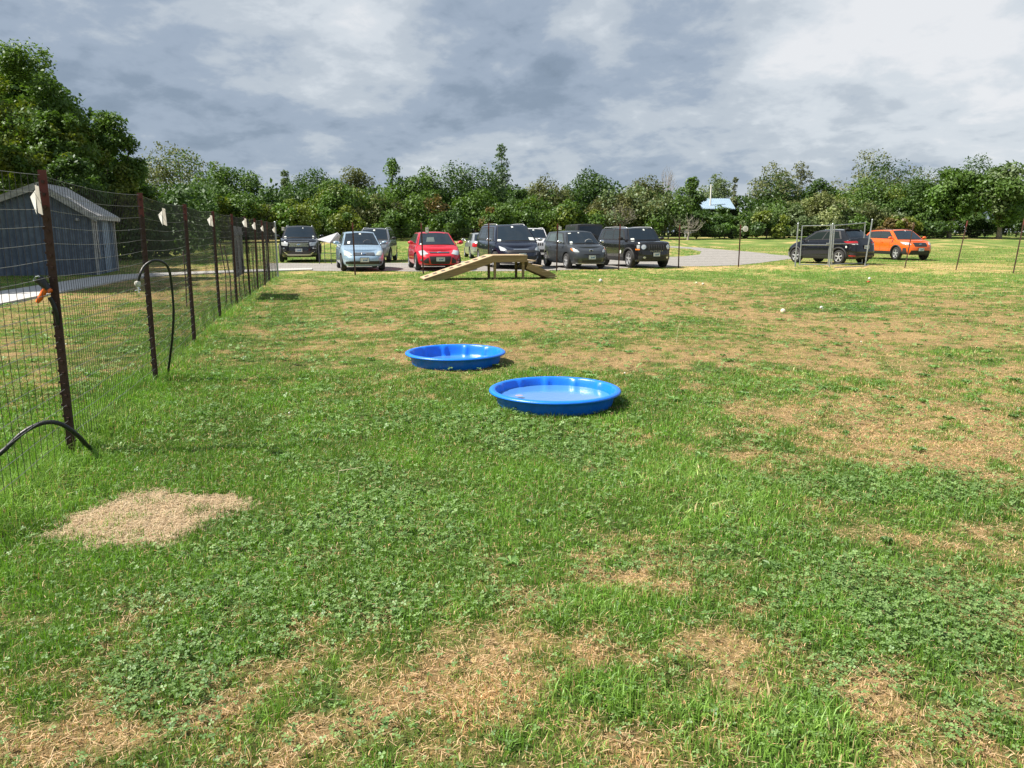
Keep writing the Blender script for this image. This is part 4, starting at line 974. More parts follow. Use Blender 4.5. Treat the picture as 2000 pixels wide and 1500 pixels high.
class Car:
    """a car body built from a plan outline, an upright profile and a glasshouse; x forward, front at +L/2"""
    def __init__(s, S):
        s.S = S; s.L, s.W, s.H = S['L'], S['W'], S['H']; s.a = s.L/2; s.b = s.W/2
        N_ = 1600; P = []
        for i in range(N_+1):
            t = math.pi*i/N_; c, q = math.cos(t), math.sin(t); n = S.get('nf', 4.0) if c > 0 else S.get('nr', 5.0)
            P.append((s.a*math.copysign(abs(c)**(2/n), c), s.b*abs(q)**(2/n)))
        P = np.array(P); d = np.r_[0, np.cumsum(np.hypot(*np.diff(P, axis=0).T))]; s.half = d[-1]; s.P = P; s.D = d
        s.pf = min(7, .85*s.a/max(q for _, q in S['nose'])); s.pr = min(7, .85*s.a/max(q for _, q in S['tail']))
    def out(s, t):
        """plan outline at arc length t from the nose centre (positive = car's left)"""
        q = min(abs(t), s.half); return np.interp(q, s.D, s.P[:, 0]), math.copysign(1, t)*np.interp(q, s.D, s.P[:, 1]) if t else 0.
    def fx(s, x): return (s.a-x)/s.L           # 0 front .. 1 rear
    def zsh(s, x): return pl(s.S['sh'], s.fx(x))
    def zb(s, x): return s.S.get('zb', .22)+.0*x
    def pt(s, t, v):
        x, y = s.out(t); zt = s.zsh(x); z = lerp(s.zb(x), zt, v); w = abs(x/s.a)**(s.pf if x > 0 else s.pr)
        off = pl(s.S['nose'] if x > 0 else s.S['tail'], v); x2 = x-math.copysign(off*w, x)
        y2 = y*(1-pl(s.S['side'], v)/s.b)
        return Vector((x2, y2, z))
    def ptz(s, t, z):
        x, y = s.out(t); zt = s.zsh(x); z0 = s.zb(x); return s.pt(t, max(-.05, min(1.0, (z-z0)/(zt-z0))))
    def tx(s, x, side=1):
        """arc length at which the side outline reaches x"""
        return side*float(np.interp(-x, -s.P[:, 0], s.D))
    def body(s, root, m, arches):
        M_, K = 132, 20; vs = []
        ts = [s.half*2*i/M_ for i in range(M_)]
        vv = [0, .02, .06, .12, .2, .3, .4, .5, .58, .64, .68, .72, .76, .8, .84, .88, .92, .95, .98, 1.0]
        sg = [(t if t <= s.half else t-2*s.half) for t in ts]
        for v in vv: vs += [s.pt(t, v) for t in sg]
        fs = [(k*M_+j, k*M_+(j+1) % M_, (k+1)*M_+(j+1) % M_, (k+1)*M_+j) for k in range(len(vv)-1) for j in range(M_)]
        top = (len(vv)-1)*M_
        # cap: strips between mirrored outline points, crowned
        def cap(base, crown, flip):
            n0 = len(vs); h = M_//2; C = 10; rows = []
            for j in range(1, h):
                l = vs[base+j]; r = vs[base+M_-j]; row = [base+j]
                for c in range(1, C):
                    u = c/C; q = Vector(l).lerp(Vector(r), u); q.z += crown*(1-(2*u-1)**4)*min(1, j/3, (h-j)/3); vs.append(q); row.append(len(vs)-1)
                row.append(base+M_-j); rows.append(row)
            f = []
            for j in range(len(rows)-1):
                for c in range(C): f.append((rows[j][c], rows[j+1][c], rows[j+1][c+1], rows[j][c+1]))
            f.append(tuple([base]+[i for i in rows[0]])); f.append(tuple([base+h]+list(reversed(rows[-1]))))
            return f
        fs += cap(top, s.S.get('crown', .035), False); fs += cap(0, 0, True)
        b = MB(); b.add(vs, fs); o = b.build('body', [m, M_TRIM], root)
        # wheel arches
        cu = MB(); ra = s.S['wr']*s.S.get('arch', 1.17)
        for x in arches:
            cu.lathe([(.0001, -s.b-.2), (ra, -s.b-.2), (ra, s.b+.2), (.0001, s.b+.2)], 40, 'Y', c=(x, 0, s.S['wr']+.01))
        co = cu.build('cutter', [m, M_TRIM], root); co.data.polygons.foreach_set('material_index', [1]*len(co.data.polygons))
        md = o.modifiers.new('b', 'BOOLEAN'); md.operation = 'DIFFERENCE'; md.object = co; md.solver = 'EXACT'
        n0 = len(o.data.polygons); me = None
        for solver, nudge in (('EXACT', 0), ('EXACT', .0037), ('FAST', 0), ('FAST', .0051)):
            md.solver = solver; co.location.x = nudge; bpy.context.view_layer.update()
            dg = bpy.context.evaluated_depsgraph_get(); dg.update(); me = bpy.data.meshes.new_from_object(o.evaluated_get(dg))
            P_ = np.zeros(len(me.vertices)*3); me.vertices.foreach_get('co', P_); P_ = P_.reshape(-1, 3)
            left = sum(int((np.hypot(P_[:, 0]-x, P_[:, 2]-s.S['wr']-.01) < ra*.93).sum()) for x in arches)
            if len(me.vertices) > 500 and left < 30: break
        o.modifiers.clear(); old = o.data; o.data = me
        bpy.data.meshes.remove(old); cm = co.data; bpy.data.objects.remove(co); bpy.data.meshes.remove(cm)
        me.polygons.foreach_set('use_smooth', [True]*len(me.polygons)); me.set_sharp_from_angle(angle=R(32)); return o
    # glasshouse
    def setup_gh(s):
        S = s.S; s.xw, s.xr, s.xq, s.xt = [s.a-f*s.L for f in S['gh']]    # windscreen base, roof front, roof rear, rear glass base
        s.wb = s.b-S.get('inb', .10); s.wt = s.b-S.get('int', .30); s.zr = S['H']; s.bulge = S.get('bulge', .12)
    def zt(s, x): 
        k = (x-s.xq)/(s.xr-s.xq); return s.zr-S_roof(s.S, k)
    def g_ws(s, u, v):    # u -1..1 (car's right..left), v 0 base..1 roof
        x = lerp(s.xw, s.xr, v)+s.bulge*(1-u*u)*(1-.4*v); y = u*lerp(s.wb-.03, s.wt-.0, v); z = lerp(s.zsh(s.xw)-.03, s.zt(s.xr), v)+(.03*(1-u*u) if v > .5 else .02*(1-u*u)); return Vector((x, y, z))
    def g_bk(s, u, v):
        x = lerp(s.xt, s.xq, v)-s.bulge*.6*(1-u*u)*(1-.4*v); y = u*lerp(s.wb-.03, s.wt, v); z = lerp(s.zsh(s.xt)-.03, s.zt(s.xq), v)+.03*(1-u*u)*v; return Vector((x, y, z))
    def g_sd(s, k, v, sd):   # k 0 front..1 rear
        x = lerp(lerp(s.xw, s.xr, v), lerp(s.xt, s.xq, v), k); z0 = s.zsh(x)-.03; zt = s.zt(lerp(s.xr, s.xq, k)); y = lerp(s.wb-.03, s.wt, v**1.25); e = 4*k*(1-k)
        y += .035*min(1, e*2.2)*(1-v*.6); return Vector((x, sd*y, lerp(z0, zt, v)))
    def g_rf(s, u, k):
        x = lerp(s.xr+s.bulge*.6*(1-u*u), s.xq-s.bulge*.36*(1-u*u), k); z = s.zt(lerp(s.xr, s.xq, k))+.03*(1-u*u)+.012*(1-u**4)
        e = 4*k*(1-k); return Vector((x, u*(s.wt+.035*min(1, e*2.2)*.4), z))
    def grid(s, f, nu, nv, flip=False):
        vs = [f(i/nu, j/nv) for j in range(nv+1) for i in range(nu+1)]
        return vs, [(j*(nu+1)+i, j*(nu+1)+i+1, (j+1)*(nu+1)+i+1, (j+1)*(nu+1)+i) for j in range(nv) for i in range(nu)]
    def cabin(s, root, m, roofm):
        b = MB(); G = []
        b.add(*s.grid(lambda i, j: s.g_ws(2*i-1, j), 12, 6)); b.add(*s.grid(lambda i, j: s.g_bk(2*i-1, j), 12, 6))
        for sd in (-1, 1): b.add(*s.grid(lambda i, j: s.g_sd(i, j, sd), 20, 6))
        b.mi = 1; b.add(*s.grid(lambda i, j: s.g_rf(2*i-1, j), 12, 14))
        o = b.build('roof', [m, roofm or m], root, smooth=True, fix=False)
        bm = bmesh.new(); bm.from_mesh(o.data); bmesh.ops.remove_doubles(bm, verts=bm.verts[:], dist=.012); bmesh.ops.recalc_face_normals(bm, faces=bm.faces[:]); bm.to_mesh(o.data); bm.free(); o.data.set_sharp_from_angle(angle=R(38)); return o
    def patch(s, f, quad, off, m, name, root, nu=8, nv=4, rnd=0, thick=.012, label=None):
        """skin patch over surface f(p,q): bilinear quad of 4 parameter corners, stood proud by off"""
        A, B_, C_, D_ = quad; vs = []
        for j in range(nv+1):
            for i in range(nu+1):
                u, v = i/nu, j/nv
                if rnd:
                    a, b_ = 2*u-1, 2*v-1; ra = a*math.sqrt(1-b_*b_/2); rb = b_*math.sqrt(1-a*a/2); u, v = lerp(u, (ra+1)/2, rnd), lerp(v, (rb+1)/2, rnd)
                p = [lerp(lerp(A[k], B_[k], u), lerp(D_[k], C_[k], u), v) for k in (0, 1)]
                e = 1e-3; P0 = f(*p); Pu = f(p[0]+e, p[1]); Pv = f(p[0], p[1]+e); n = (Pu-P0).cross(Pv-P0)
                if n.length < 1e-12: n = Vector((0, 0, 1))
                n.normalize(); c = Vector((0, 0, s.H*.45)); 
                if n.dot(P0-c) < 0: n = -n
                vs.append((P0, n))
        k = (nu+1)*(nv+1); V = [P+n*off for P, n in vs]+[P-n*thick for P, n in vs]
        F = [(j*(nu+1)+i, j*(nu+1)+i+1, (j+1)*(nu+1)+i+1, (j+1)*(nu+1)+i) for j in range(nv) for i in range(nu)]
        ring = [i for i in range(nu+1)]+[j*(nu+1)+nu for j in range(1, nv+1)]+[nv*(nu+1)+i for i in range(nu-1, -1, -1)]+[j*(nu+1) for j in range(nv-1, 0, -1)]
        F += [(ring[i], ring[(i+1) % len(ring)], ring[(i+1) % len(ring)]+k, ring[i]+k) for i in range(len(ring))]
        b = MB(); b.add(V, F); o = b.build(name, m, root, smooth=True, sharp=40)
        if label: o['label'] = label
        return o
def S_roof(S, k):
    k = max(0, min(1, k)); return S.get('rf', .05)*k**2*1.0+S.get('rr', .06)*(1-k)**2
def wheel(root, x, y, r, sd, spokes, rimm, w=.21, name='wheel'):
    b = MB(); b.lathe([(r*.66, -w/2), (r*.90, -w/2), (r*.98, -w*.40), (r, -w*.2), (r, w*.2), (r*.98, w*.40), (r*.90, w/2), (r*.66, w/2), (r*.64, 0)], 40, 'Y', c=(x, y, r), close=True)
    o = b.build('wheel', M_TYRE, root, smooth=True, sharp=50)
    b = MB(); yo = y+sd*w*.42; R1 = r*.665; b.lathe([(R1*1.01, sd*-.05), (R1*1.02, sd*.012), (R1*.93, sd*.014), (R1*.90, sd*-.03), (R1*.90, sd*-.07)], 40, 'Y', c=(x, yo, r)); b.lathe([(.001, sd*.004), (R1*.20, sd*.002), (R1*.24, sd*-.02)], 20, 'Y', c=(x, yo, r))
    for i in range(spokes):
        a = 2*math.pi*i/spokes+.3; dx, dz = math.cos(a), math.sin(a); px, pz = -dz, dx; w0, w1 = R1*.13, R1*(.15 if spokes <= 6 else .09)
        P0 = (x+dx*R1*.15, r+dz*R1*.15); P1 = (x+dx*R1*.93, r+dz*R1*.93); V = []
        for yy in (yo, yo-sd*.03):
            V += [(P0[0]-px*w0, yy-sd*.003, P0[1]-pz*w0), (P0[0]+px*w0, yy-sd*.003, P0[1]+pz*w0), (P1[0]+px*w1, yy, P1[1]+pz*w1), (P1[0]-px*w1, yy, P1[1]-pz*w1)]
        b.add(V, [(0, 1, 2, 3), (7, 6, 5, 4), (0, 4, 5, 1), (1, 5, 6, 2), (2, 6, 7, 3), (3, 7, 4, 0)])
    b.build('rim', rimm, o, smooth=True, sharp=40)
    b = MB(); b.lathe([(.001, -sd*.085), (R1*.93, -sd*.085), (R1*.93, -sd*.06), (.001, -sd*.06)], 24, 'Y', c=(x, yo, r)); b.build('brake_disc', M_TRIM, o)
SEDAN = dict(nose=[(0,.10),(.12,.03),(.35,0),(.55,.02),(.72,.09),(.85,.22),(.95,.42),(1,.62)], tail=[(0,.12),(.15,.03),(.4,0),(.75,.02),(.9,.08),(1,.16)], side=[(0,.10),(.06,.05),(.2,.015),(.45,0),(.62,.005),(.8,.03),(.93,.065),(1,.105)])
SUV = dict(nose=[(0,.10),(.12,.03),(.35,0),(.6,.015),(.8,.06),(.92,.14),(1,.26)], tail=[(0,.10),(.15,.02),(.4,0),(.8,.02),(1,.07)], side=[(0,.08),(.06,.04),(.2,.01),(.45,0),(.65,.003),(.82,.02),(.94,.05),(1,.085)])
BOX = dict(nose=[(0,.08),(.12,.02),(.3,0),(.8,.02),(.94,.05),(1,.10)], tail=[(0,.08),(.15,.02),(.4,0),(.8,.01),(1,.04)], side=[(0,.07),(.06,.03),(.2,.01),(.45,0),(.7,.002),(.85,.015),(.95,.035),(1,.06)])
def car(name, label, cat, X, Y, phi, S, colour, feats, group=None, rim=M_RIM, roofm=None, spokes=5, mirror=None, anchor='front'):
    base = dict(SEDAN if S['t'] == 'sedan' else SUV if S['t'] == 'suv' else BOX); base.update(S); S = base
    c = Car(S); f = Vector((math.sin(R(phi)), -math.cos(R(phi)), 0)); k = -1 if anchor == 'front' else 1
    ctr = Vector((X, Y, 0))+f*(k*S['L']/2); slope = math.atan2(float(gz(ctr.x, ctr.y+1))-float(gz(ctr.x, ctr.y-1)), 2)
    root = empty(name, (ctr.x, ctr.y, float(gz(ctr.x, ctr.y))+.015), R(phi)-math.pi/2, label, cat, group)
    ax = [c.a-S['ax'][0], c.a-S['ax'][1]]; wr = S['wr']
    c.body(root, colour, ax); c.setup_gh(); c.cabin(root, colour, roofm)
    for x in ax:
        for sd in (-1, 1): wheel(root, x, sd*(c.b-.135), wr, sd, spokes, rim)
    sf = lambda t, z: c.ptz(t, z)
    P = c.patch
    # glazing
    glm = S.get('glm', M_GLASS)
    P(c.g_ws, ((-.95, .07), (.95, .07), (.93, .955), (-.93, .955)), .003, M_TRIM, 'windscreen_seal', root, 12, 6)
    ws = P(c.g_ws, ((-.915, .11), (.915, .11), (.895, .925), (-.895, .925)), .007, glm, 'windscreen', root, 12, 6)
    for sx, sy, sw, sh_ in S.get('stk', [(.0, .84, .07, .05), (-.78, .17, .07, .06)]):
        P(c.g_ws, ((sx-sw, sy-sh_), (sx+sw, sy-sh_), (sx+sw, sy+sh_), (sx-sw, sy+sh_)), .009, M_STK, 'sticker', ws, 2, 2, thick=.001)
    P(c.g_ws, ((-.55, .10), (.1, .085), (.1, .105), (-.55, .125)), .014, M_TRIM, 'wiper', ws, 4, 1, thick=.002)
    P(c.g_ws, ((.05, .09), (.70, .10), (.70, .12), (.05, .105)), .014, M_TRIM, 'wiper', ws, 4, 1, thick=.002)
    rg = S.get('rg', (.30, .90)); P(c.g_bk, ((-.86, rg[0]), (.86, rg[0]), (.86, rg[1]), (-.86, rg[1])), .006, M_GLASS, 'rear_window', root, 10, 4)
    for sd in (-1, 1):
        w0, w1 = S.get('sw', (.06, .94)); lo, hi = .13, .91
        P(lambda k, v: c.g_sd(k, v, sd), ((w0, lo), (w1, lo), (lerp(w1, .9, .2), hi), (w0+.035, hi)), .003, M_TRIM, 'window_frame', root, 16, 5)
        cuts = S.get('cut', [.45, .80]); e = [w0+.03]+cuts+[w1-.02]
        for i in range(len(e)-1):
            a_, b_ = e[i]+(.012 if i else 0), e[i+1]-.012
            P(lambda k, v: c.g_sd(k, v, sd), ((a_, lo+.05), (b_, lo+.05), (b_-(.015 if i == len(e)-2 else 0), hi-.06), (a_+(.045 if i == 0 else 0), hi-.06)), .007, S.get('sgm', M_GLASSG), 'side_window', root, 6, 4)
        # doors: seams and handles
        for xf in S.get('seam', [.33, .53, .72]):
            x = c.a-xf*c.L; t = c.tx(x, sd); P(sf, ((t-.006, S.get('zb', .22)+.13), (t+.006, S.get('zb', .22)+.13), (t+.006, c.zsh(x)-.06), (t-.006, c.zsh(x)-.06)), .0025, M_TRIM, 'door_seam', root, 1, 8)
        for xf in S.get('hand', [.49, .68]):
            x = c.a-xf*c.L; t = c.tx(x, sd); z = c.zsh(x)-.17; P(sf, ((t-.09, z-.018), (t+.09, z-.018), (t+.09, z+.018), (t-.09, z+.018)), .028, S.get('hm', colour), 'door_handle', root, 4, 2, rnd=.4)
        if S.get('clad'):
            t0, t1 = c.tx(ax[0]-wr*1.1, sd), c.tx(ax[1]+wr*1.1, sd); zc = S['zb'] if 'zb' in S else .22
            P(sf, ((t0, zc+.0), (t1, zc+.0), (t1, zc+.17), (t0, zc+.17)), .012, M_CLAD, 'sill_cladding', root, 16, 2)
            for x0 in ax:
                b = MB(); pts = []
                for i in range(17):
                    an = math.pi*(-.05+1.1*i/16); xx = x0+math.cos(an)*wr*1.24; zz = wr+.01+math.sin(an)*wr*1.24; q = c.ptz(c.tx(xx, sd), max(zz, .25)); pts.append((q.x, q.y+sd*.0, zz))
                b.tube(pts, .045, 6); b.build('arch_cladding', M_CLAD, root, smooth=True)
        # mirror
        mz = c.zsh(c.xw-.25)+.10; my = c.b+.02; b = MB(); mx = c.xw-.32; Rr = []
        n0 = 12
        for i in range(n0+1):
            an = math.pi*i/n0; Rr.append((max(.0008, math.sin(an)), -math.cos(an)))
        vs = []; 
        bb = MB(); bb.lathe(Rr, 16)
        V = [Vector((p[0]*.075*(1.15 if p[0] > 0 else .35), p[1]*.115, p[2]*.072*(1+.1*p[0]))) for p in bb.v]
        b.add([v+Vector((mx, sd*(my+.06), mz)) for v in V], bb.f); b.beam((mx-.01, sd*(c.wb-.02), mz-.05), (mx, sd*(my+.0), mz-.03), .05, .035); b.build('wing_mirror', mirror or colour, root, smooth=True)
        if S.get('rails'):
            b = MB(); pts = [c.g_rf(sd*.90, q)+Vector((0, 0, .045 if .04 < q < .96 else 0)) for q in (.02, .08, .25, .5, .75, .92, .98)]; b.tube(pts, .017, 6); b.build('roof_rail', S['rails'], root, smooth=True)
    feats(c, root, P, sf)
    return root
def plate(c, root, z, rear=False, yo=0, w=.31, h=.155, m=None):
    t = 0 if not rear else c.half; p = c.ptz(t, z); s = -1 if rear else 1; b = MB(); b.box((p.x+s*.025, yo, z), (.02, w+.03, h+.03)); f = b.build('plate_holder', M_TRIM, root)
    b = MB(); b.box((p.x+s*.037, yo, z), (.006, w, h)); b.mi = 1
    for (yy, zz, ww, hh) in ((.06, -.01, .09, .05), (-.03, -.012, .05, .06), (.10, .045, .05, .02)): b.box((p.x+s*.0405, yo+yy, z+zz), (.002, ww, hh))
    b.build('number_plate', [M_PLATE, M_PLB], f)
def mir(P, sf, q, off, m, name, root, **k):
    for sd in (-1, 1): P(sf, [(sd*a, z) for a, z in q], off, m, name, root, **k)
def ellipse_badge(c, root, z, w, h, m, m2=None, t=0, dx=.02):
    p = c.ptz(t, z); b = MB(); b.lathe([(.001, .012), (.9, .010), (1, 0)], 24, 'X'); V = [Vector((p.x+v[0]*1.0+dx, v[1]*w/2, v[2]*h/2+z)) for v in b.v]; q = MB(); q.add(V, b.f)
    if m2: q.mi = 1; q.add([Vector((v.x+.004, v.y*.72, (v.z-z)*.66+z)) for v in V], b.f)
    q.build('badge', [m, m2 or m], root, smooth=True)
def place(px, py): p = at(px, py); return p.x, p.y
GC = 'cars parked along the drive'

# black three-row suv with chrome mesh grille
def f_explorer(c, r, P, sf):
    P(sf, ((-.46, .76), (.46, .76), (.50, .97), (-.50, .97)), .012, M_TRIM, 'grille', r, 10, 3)
    g = COL.objects[-1]; b = MB()
    for row in range(3):
        for i in range(9):
            y = -.42+.105*i+(.05 if row % 2 else 0); z = .80+.062*row
            if abs(y) > .46: continue
            q = c.ptz(y, z); b.beam((q.x+.02, y-.045, z), (q.x+.02, y, z+.026), .02, .018); b.beam((q.x+.02, y, z+.026), (q.x+.02, y+.045, z), .02, .018); b.beam((q.x+.02, y-.045, z), (q.x+.02, y, z-.026), .02, .018); b.beam((q.x+.02, y, z-.026), (q.x+.02, y+.045, z), .02, .018)
    b.build('chrome_mesh', M_CHROME, r)
    mir(P, sf, ((.53, .80), (.93, .83), (1.02, .99), (.52, .97)), .014, M_LAMP, 'headlight', r, rnd=.15)
    mir(P, sf, ((.60, .56), (.92, .60), (.92, .72), (.66, .70)), .014, M_TRIM, 'fog_recess', r); mir(P, sf, ((.66, .67), (.90, .66), (.93, .70), (.66, .72)), .024, M_CHROME, 'fog_light', r)
    P(sf, ((-.60, .34), (.60, .34), (.72, .46), (-.72, .46)), .012, M_TRIM, 'lower_intake', r, 12, 3); P(sf, ((-.55, .35), (.55, .35), (.66, .42), (-.66, .42)), .026, mat('skid_silver', (.50, .48, .42), .4, metal=.6), 'skid_plate', r, 12, 2)
    mir(P, sf, ((.55, .40), (.80, .52), (.82, .56), (.56, .45)), .022, M_CHROME, 'bumper_trim', r)
    P(sf, ((-.52, 1.01), (.52, 1.01), (.5, 1.03), (-.5, 1.03)), .014, M_CHROME, 'bonnet_lip', r, 10, 1); plate(c, r, .60, w=.34); ellipse_badge(c, r, .87, .19, .08, M_CHROME, M_PLB, dx=.04)
x, y = place(585, 513.5)
car('parked_suv', 'black suv with chrome mesh grille beside the galvanised corner post', 'suv', x, y, 13, dict(t='suv', L=5.0, W=2.02, H=1.79, zb=.26, sh=[(0,1.06),(.08,1.10),(.25,1.17),(.6,1.18),(1,1.16)], gh=(.27,.41,.93,.985), ax=(.95,3.80), wr=.38, inb=.12, int=.33, rails=M_RIM, clad=1, zoff=0, stk=[(.25,.84,.04,.03),(-.82,.16,.06,.035),(.82,.18,.05,.05)]), paint('black_paint', (.008, .009, .014), .2, .22), f_explorer, GC)
# light blue sedan
def f_focus(c, r, P, sf):
    m = mat('pale_lamp', (.62, .66, .58), .15, metal=.2, coat=.6)
    mir(P, sf, ((.42, .60), (.86, .58), (.98, .78), (.60, .72)), .014, m, 'headlight', r, rnd=.3)
    P(sf, ((-.42, .59), (.42, .59), (.42, .70), (-.42, .70)), .010, M_TRIM, 'grille', r, 10, 2)
    for z in (.625, .672): P(sf, ((-.42, z-.011), (.42, z-.011), (.42, z+.011), (-.42, z+.011)), .024, M_CHROME, 'grille_bar', r, 10, 1)
    ellipse_badge(c, r, .648, .20, .085, M_CHROME, M_PLB, dx=.035)
    P(sf, ((-.62, .27), (.62, .27), (.60, .385), (-.60, .385)), .008, M_TRIM, 'lower_intake', r, 10, 2); mir(P, sf, ((.63, .27), (.80, .29), (.80, .36), (.63, .38)), .012, M_TRIM, 'fog_recess', r)
    P(sf, ((-.80, .20), (.80, .20), (.80, .235), (-.80, .235)), .02, c.m, 'bumper_lip', r, 12, 1); plate(c, r, .43, w=.32)
    P(c.g_ws, ((-.75, .16), (-.62, .16), (-.60, .33), (-.75, .33)), .010, M_STK, 'sticker', r, 2, 2, thick=.001); P(c.g_ws, ((-.06, .80), (.08, .80), (.08, .90), (-.06, .90)), .010, M_STK, 'mirror_back', r, 2, 2, thick=.001, rnd=.4)
    b = MB(); q = c.g_ws(.35, .22); b.tube([q+Vector((.012, .16*math.cos(t), .11*math.sin(t))) for t in [math.pi*i/14 for i in range(15)]], .010, 5); b.build('steering_wheel', M_SEAT, r)
pb = paint('light_blue_paint', (.34, .48, .62), .35, .3); Car.m = pb
x, y = place(713, 531)
car('parked_sedan', 'light blue four-door sedan facing the far fence', 'car', x, y, 16, dict(t='sedan', L=4.45, W=1.73, H=1.49, zb=.20, sh=[(0,.74),(.06,.80),(.25,.955),(.4,.965),(.8,1.0),(1,.98)], gh=(.25,.42,.72,.88), ax=(.86,3.47), wr=.31, inb=.10, int=.30, hm=pb, stk=[]), pb, f_focus, GC, spokes=7, mirror=None)
# grey suv behind it
def f_grey(c, r, P, sf):
    mir(P, sf, ((.55, .70), (.84, .74), (.92, .90), (.56, .84)), .014, M_LAMP, 'headlight', r, rnd=.2); P(sf, ((-.5, .66), (.5, .66), (.54, .84), (-.54, .84)), .010, M_TRIM, 'grille', r); P(sf, ((-.7, .3), (.7, .3), (.6, .45), (-.6, .45)), .010, M_TRIM, 'lower_intake', r); plate(c, r, .55)
x, y = place(724, 513.5)
car('parked_suv', 'grey suv hidden behind the light blue sedan', 'suv', x, y, 2, dict(t='suv', L=4.5, W=1.86, H=1.68, zb=.24, sh=[(0,.95),(.08,1.0),(.25,1.08),(1,1.10)], gh=(.24,.40,.90,.975), ax=(.9,3.5), wr=.34, rails=M_RIM), paint('graphite_paint', (.21, .225, .24), .5, .28), f_grey, GC, mirror=M_TRIM)
# red hatchback
def f_red(c, r, P, sf):
    mir(P, sf, ((.44, .64), (.80, .58), (1.02, .74), (.66, .78)), .014, M_LAMP, 'headlight', r, rnd=.15)
    P(sf, ((-.38, .665), (.38, .665), (.42, .715), (-.42, .715)), .012, M_TRIM, 'grille', r, 10, 1); P(sf, ((-.38, .675), (.38, .675), (.38, .69), (-.38, .69)), .022, M_CHROME, 'grille_bar', r, 10, 1); ellipse_badge(c, r, .70, .17, .07, M_CHROME, M_PLB, dx=.035)
    P(sf, ((-.36, .27), (.36, .27), (.42, .56), (-.42, .56)), .010, M_TRIM, 'lower_grille', r, 10, 3); mir(P, sf, ((.44, .29), (.66, .30), (.66, .40), (.46, .52)), .010, M_TRIM, 'side_intake', r)
    mir(P, sf, ((.74, .38), (.86, .38), (.86, .46), (.74, .46)), .016, M_LAMPD, 'fog_light', r, rnd=1); plate(c, r, .45, w=.33); P(sf, ((-.8, .20), (.8, .20), (.8, .235), (-.8, .235)), .018, M_TRIM, 'bumper_lip', r, 12, 1)
    P(c.g_ws, ((-.55, .30), (-.10, .30), (-.10, .62), (-.50, .62)), .0085, mat('reflection_tint', (.10, .13, .12), .2, coat=1), 'painted_reflection', r, 3, 3, thick=.001)  # paler patch painted on the opaque windscreen as a reflection
pr_ = paint('red_paint', (.62, .012, .030), .15, .3)
x, y = place(861, 530.5)
car('parked_hatchback', 'bright red hatchback facing the far fence', 'car', x, y, 13, dict(t='sedan', L=4.36, W=1.82, H=1.48, zb=.20, sh=[(0,.76),(.06,.82),(.24,.96),(.5,.99),(1,1.05)], gh=(.23,.42,.82,.965), ax=(.88,3.53), wr=.325, inb=.10, int=.32, stk=[(-.80,.15,.07,.05)]), pr_, f_red, GC)
# silver sedan seen from behind
def f_silver(c, r, P, sf):
    H = c.half
    for sd in (-1, 1): P(sf, [(sd*(H-a), z) for a, z in ((.52, .66), (.92, .66), (1.0, .86), (.56, .88))], .014, M_TAIL, 'tail_light', r, rnd=.3)
    plate(c, r, .62, rear=True); 
    for sd in (-1, 1): P(sf, [(sd*(H-a), z) for a, z in ((0.001, .38), (.8, .38), (.8, .41), (0.001, .41))], .014, M_TRIM, 'bumper_seam', r)
x, y = place(951, 507)
car('parked_sedan', 'silver sedan seen from behind, between the red hatchback and the dark blue minivan', 'car', x, y, 190, dict(t='sedan', L=4.5, W=1.72, H=1.43, zb=.20, sh=[(0,.72),(.06,.78),(.25,.93),(.8,.97),(1,.95)], gh=(.25,.41,.70,.86), ax=(.86,3.5), wr=.31, rg=(.15,.9)), paint('silver_paint', (.50, .53, .54), .6, .3), f_silver, GC, anchor='rear', spokes=7)
# dark blue minivan
def f_van(c, r, P, sf):
    mir(P, sf, ((.62, .74), (.98, .72), (1.16, .92), (.72, .83)), .014, M_LAMP, 'headlight', r, rnd=.2)
    P(sf, ((-.60, .66), (.60, .66), (.66, .75), (-.66, .75)), .010, M_TRIM, 'grille', r, 12, 2); P(sf, ((-.30, .755), (.30, .755), (.34, .785), (-.34, .785)), .022, M_CHROME, 'badge', r, 8, 1)
    P(sf, ((-.64, .34), (.64, .34), (.70, .52), (-.70, .52)), .010, M_TRIM, 'lower_intake', r, 12, 3)
    for sd in (-1, 1):
        P(sf, [(sd*a, z) for a, z in ((.40, .30), (.46, .29), (.86, .46), (.82, .50))], .022, M_CHROME, 'bumper_trim', r, rnd=.1)
    P(sf, ((-.42, .285), (.42, .285), (.42, .31), (-.42, .31)), .022, M_CHROME, 'bumper_trim', r, 8, 1); plate(c, r, .58, w=.3, h=.12)
pv = paint('navy_paint', (.010, .014, .034), .4, .22)
x, y = place(1021, 527)
car('parked_minivan', 'dark blue minivan behind the wooden ramp', 'minivan', x, y, 14, dict(t='suv', L=5.17, W=2.02, H=1.78, zb=.21, nose=[(0,.10),(.12,.03),(.35,0),(.55,.03),(.75,.12),(.9,.30),(1,.52)], sh=[(0,.86),(.06,.93),(.20,1.07),(.5,1.08),(1,1.12)], gh=(.19,.37,.93,.985), ax=(.98,4.07), wr=.35, inb=.10, int=.36, rails=M_RIM, stk=[(-.02,.88,.06,.045),(-.84,.14,.08,.05),(.80,.22,.13,.08)], hm=M_CHROME, nf=3.2), pv, f_van, GC, mirror=M_CHROME)
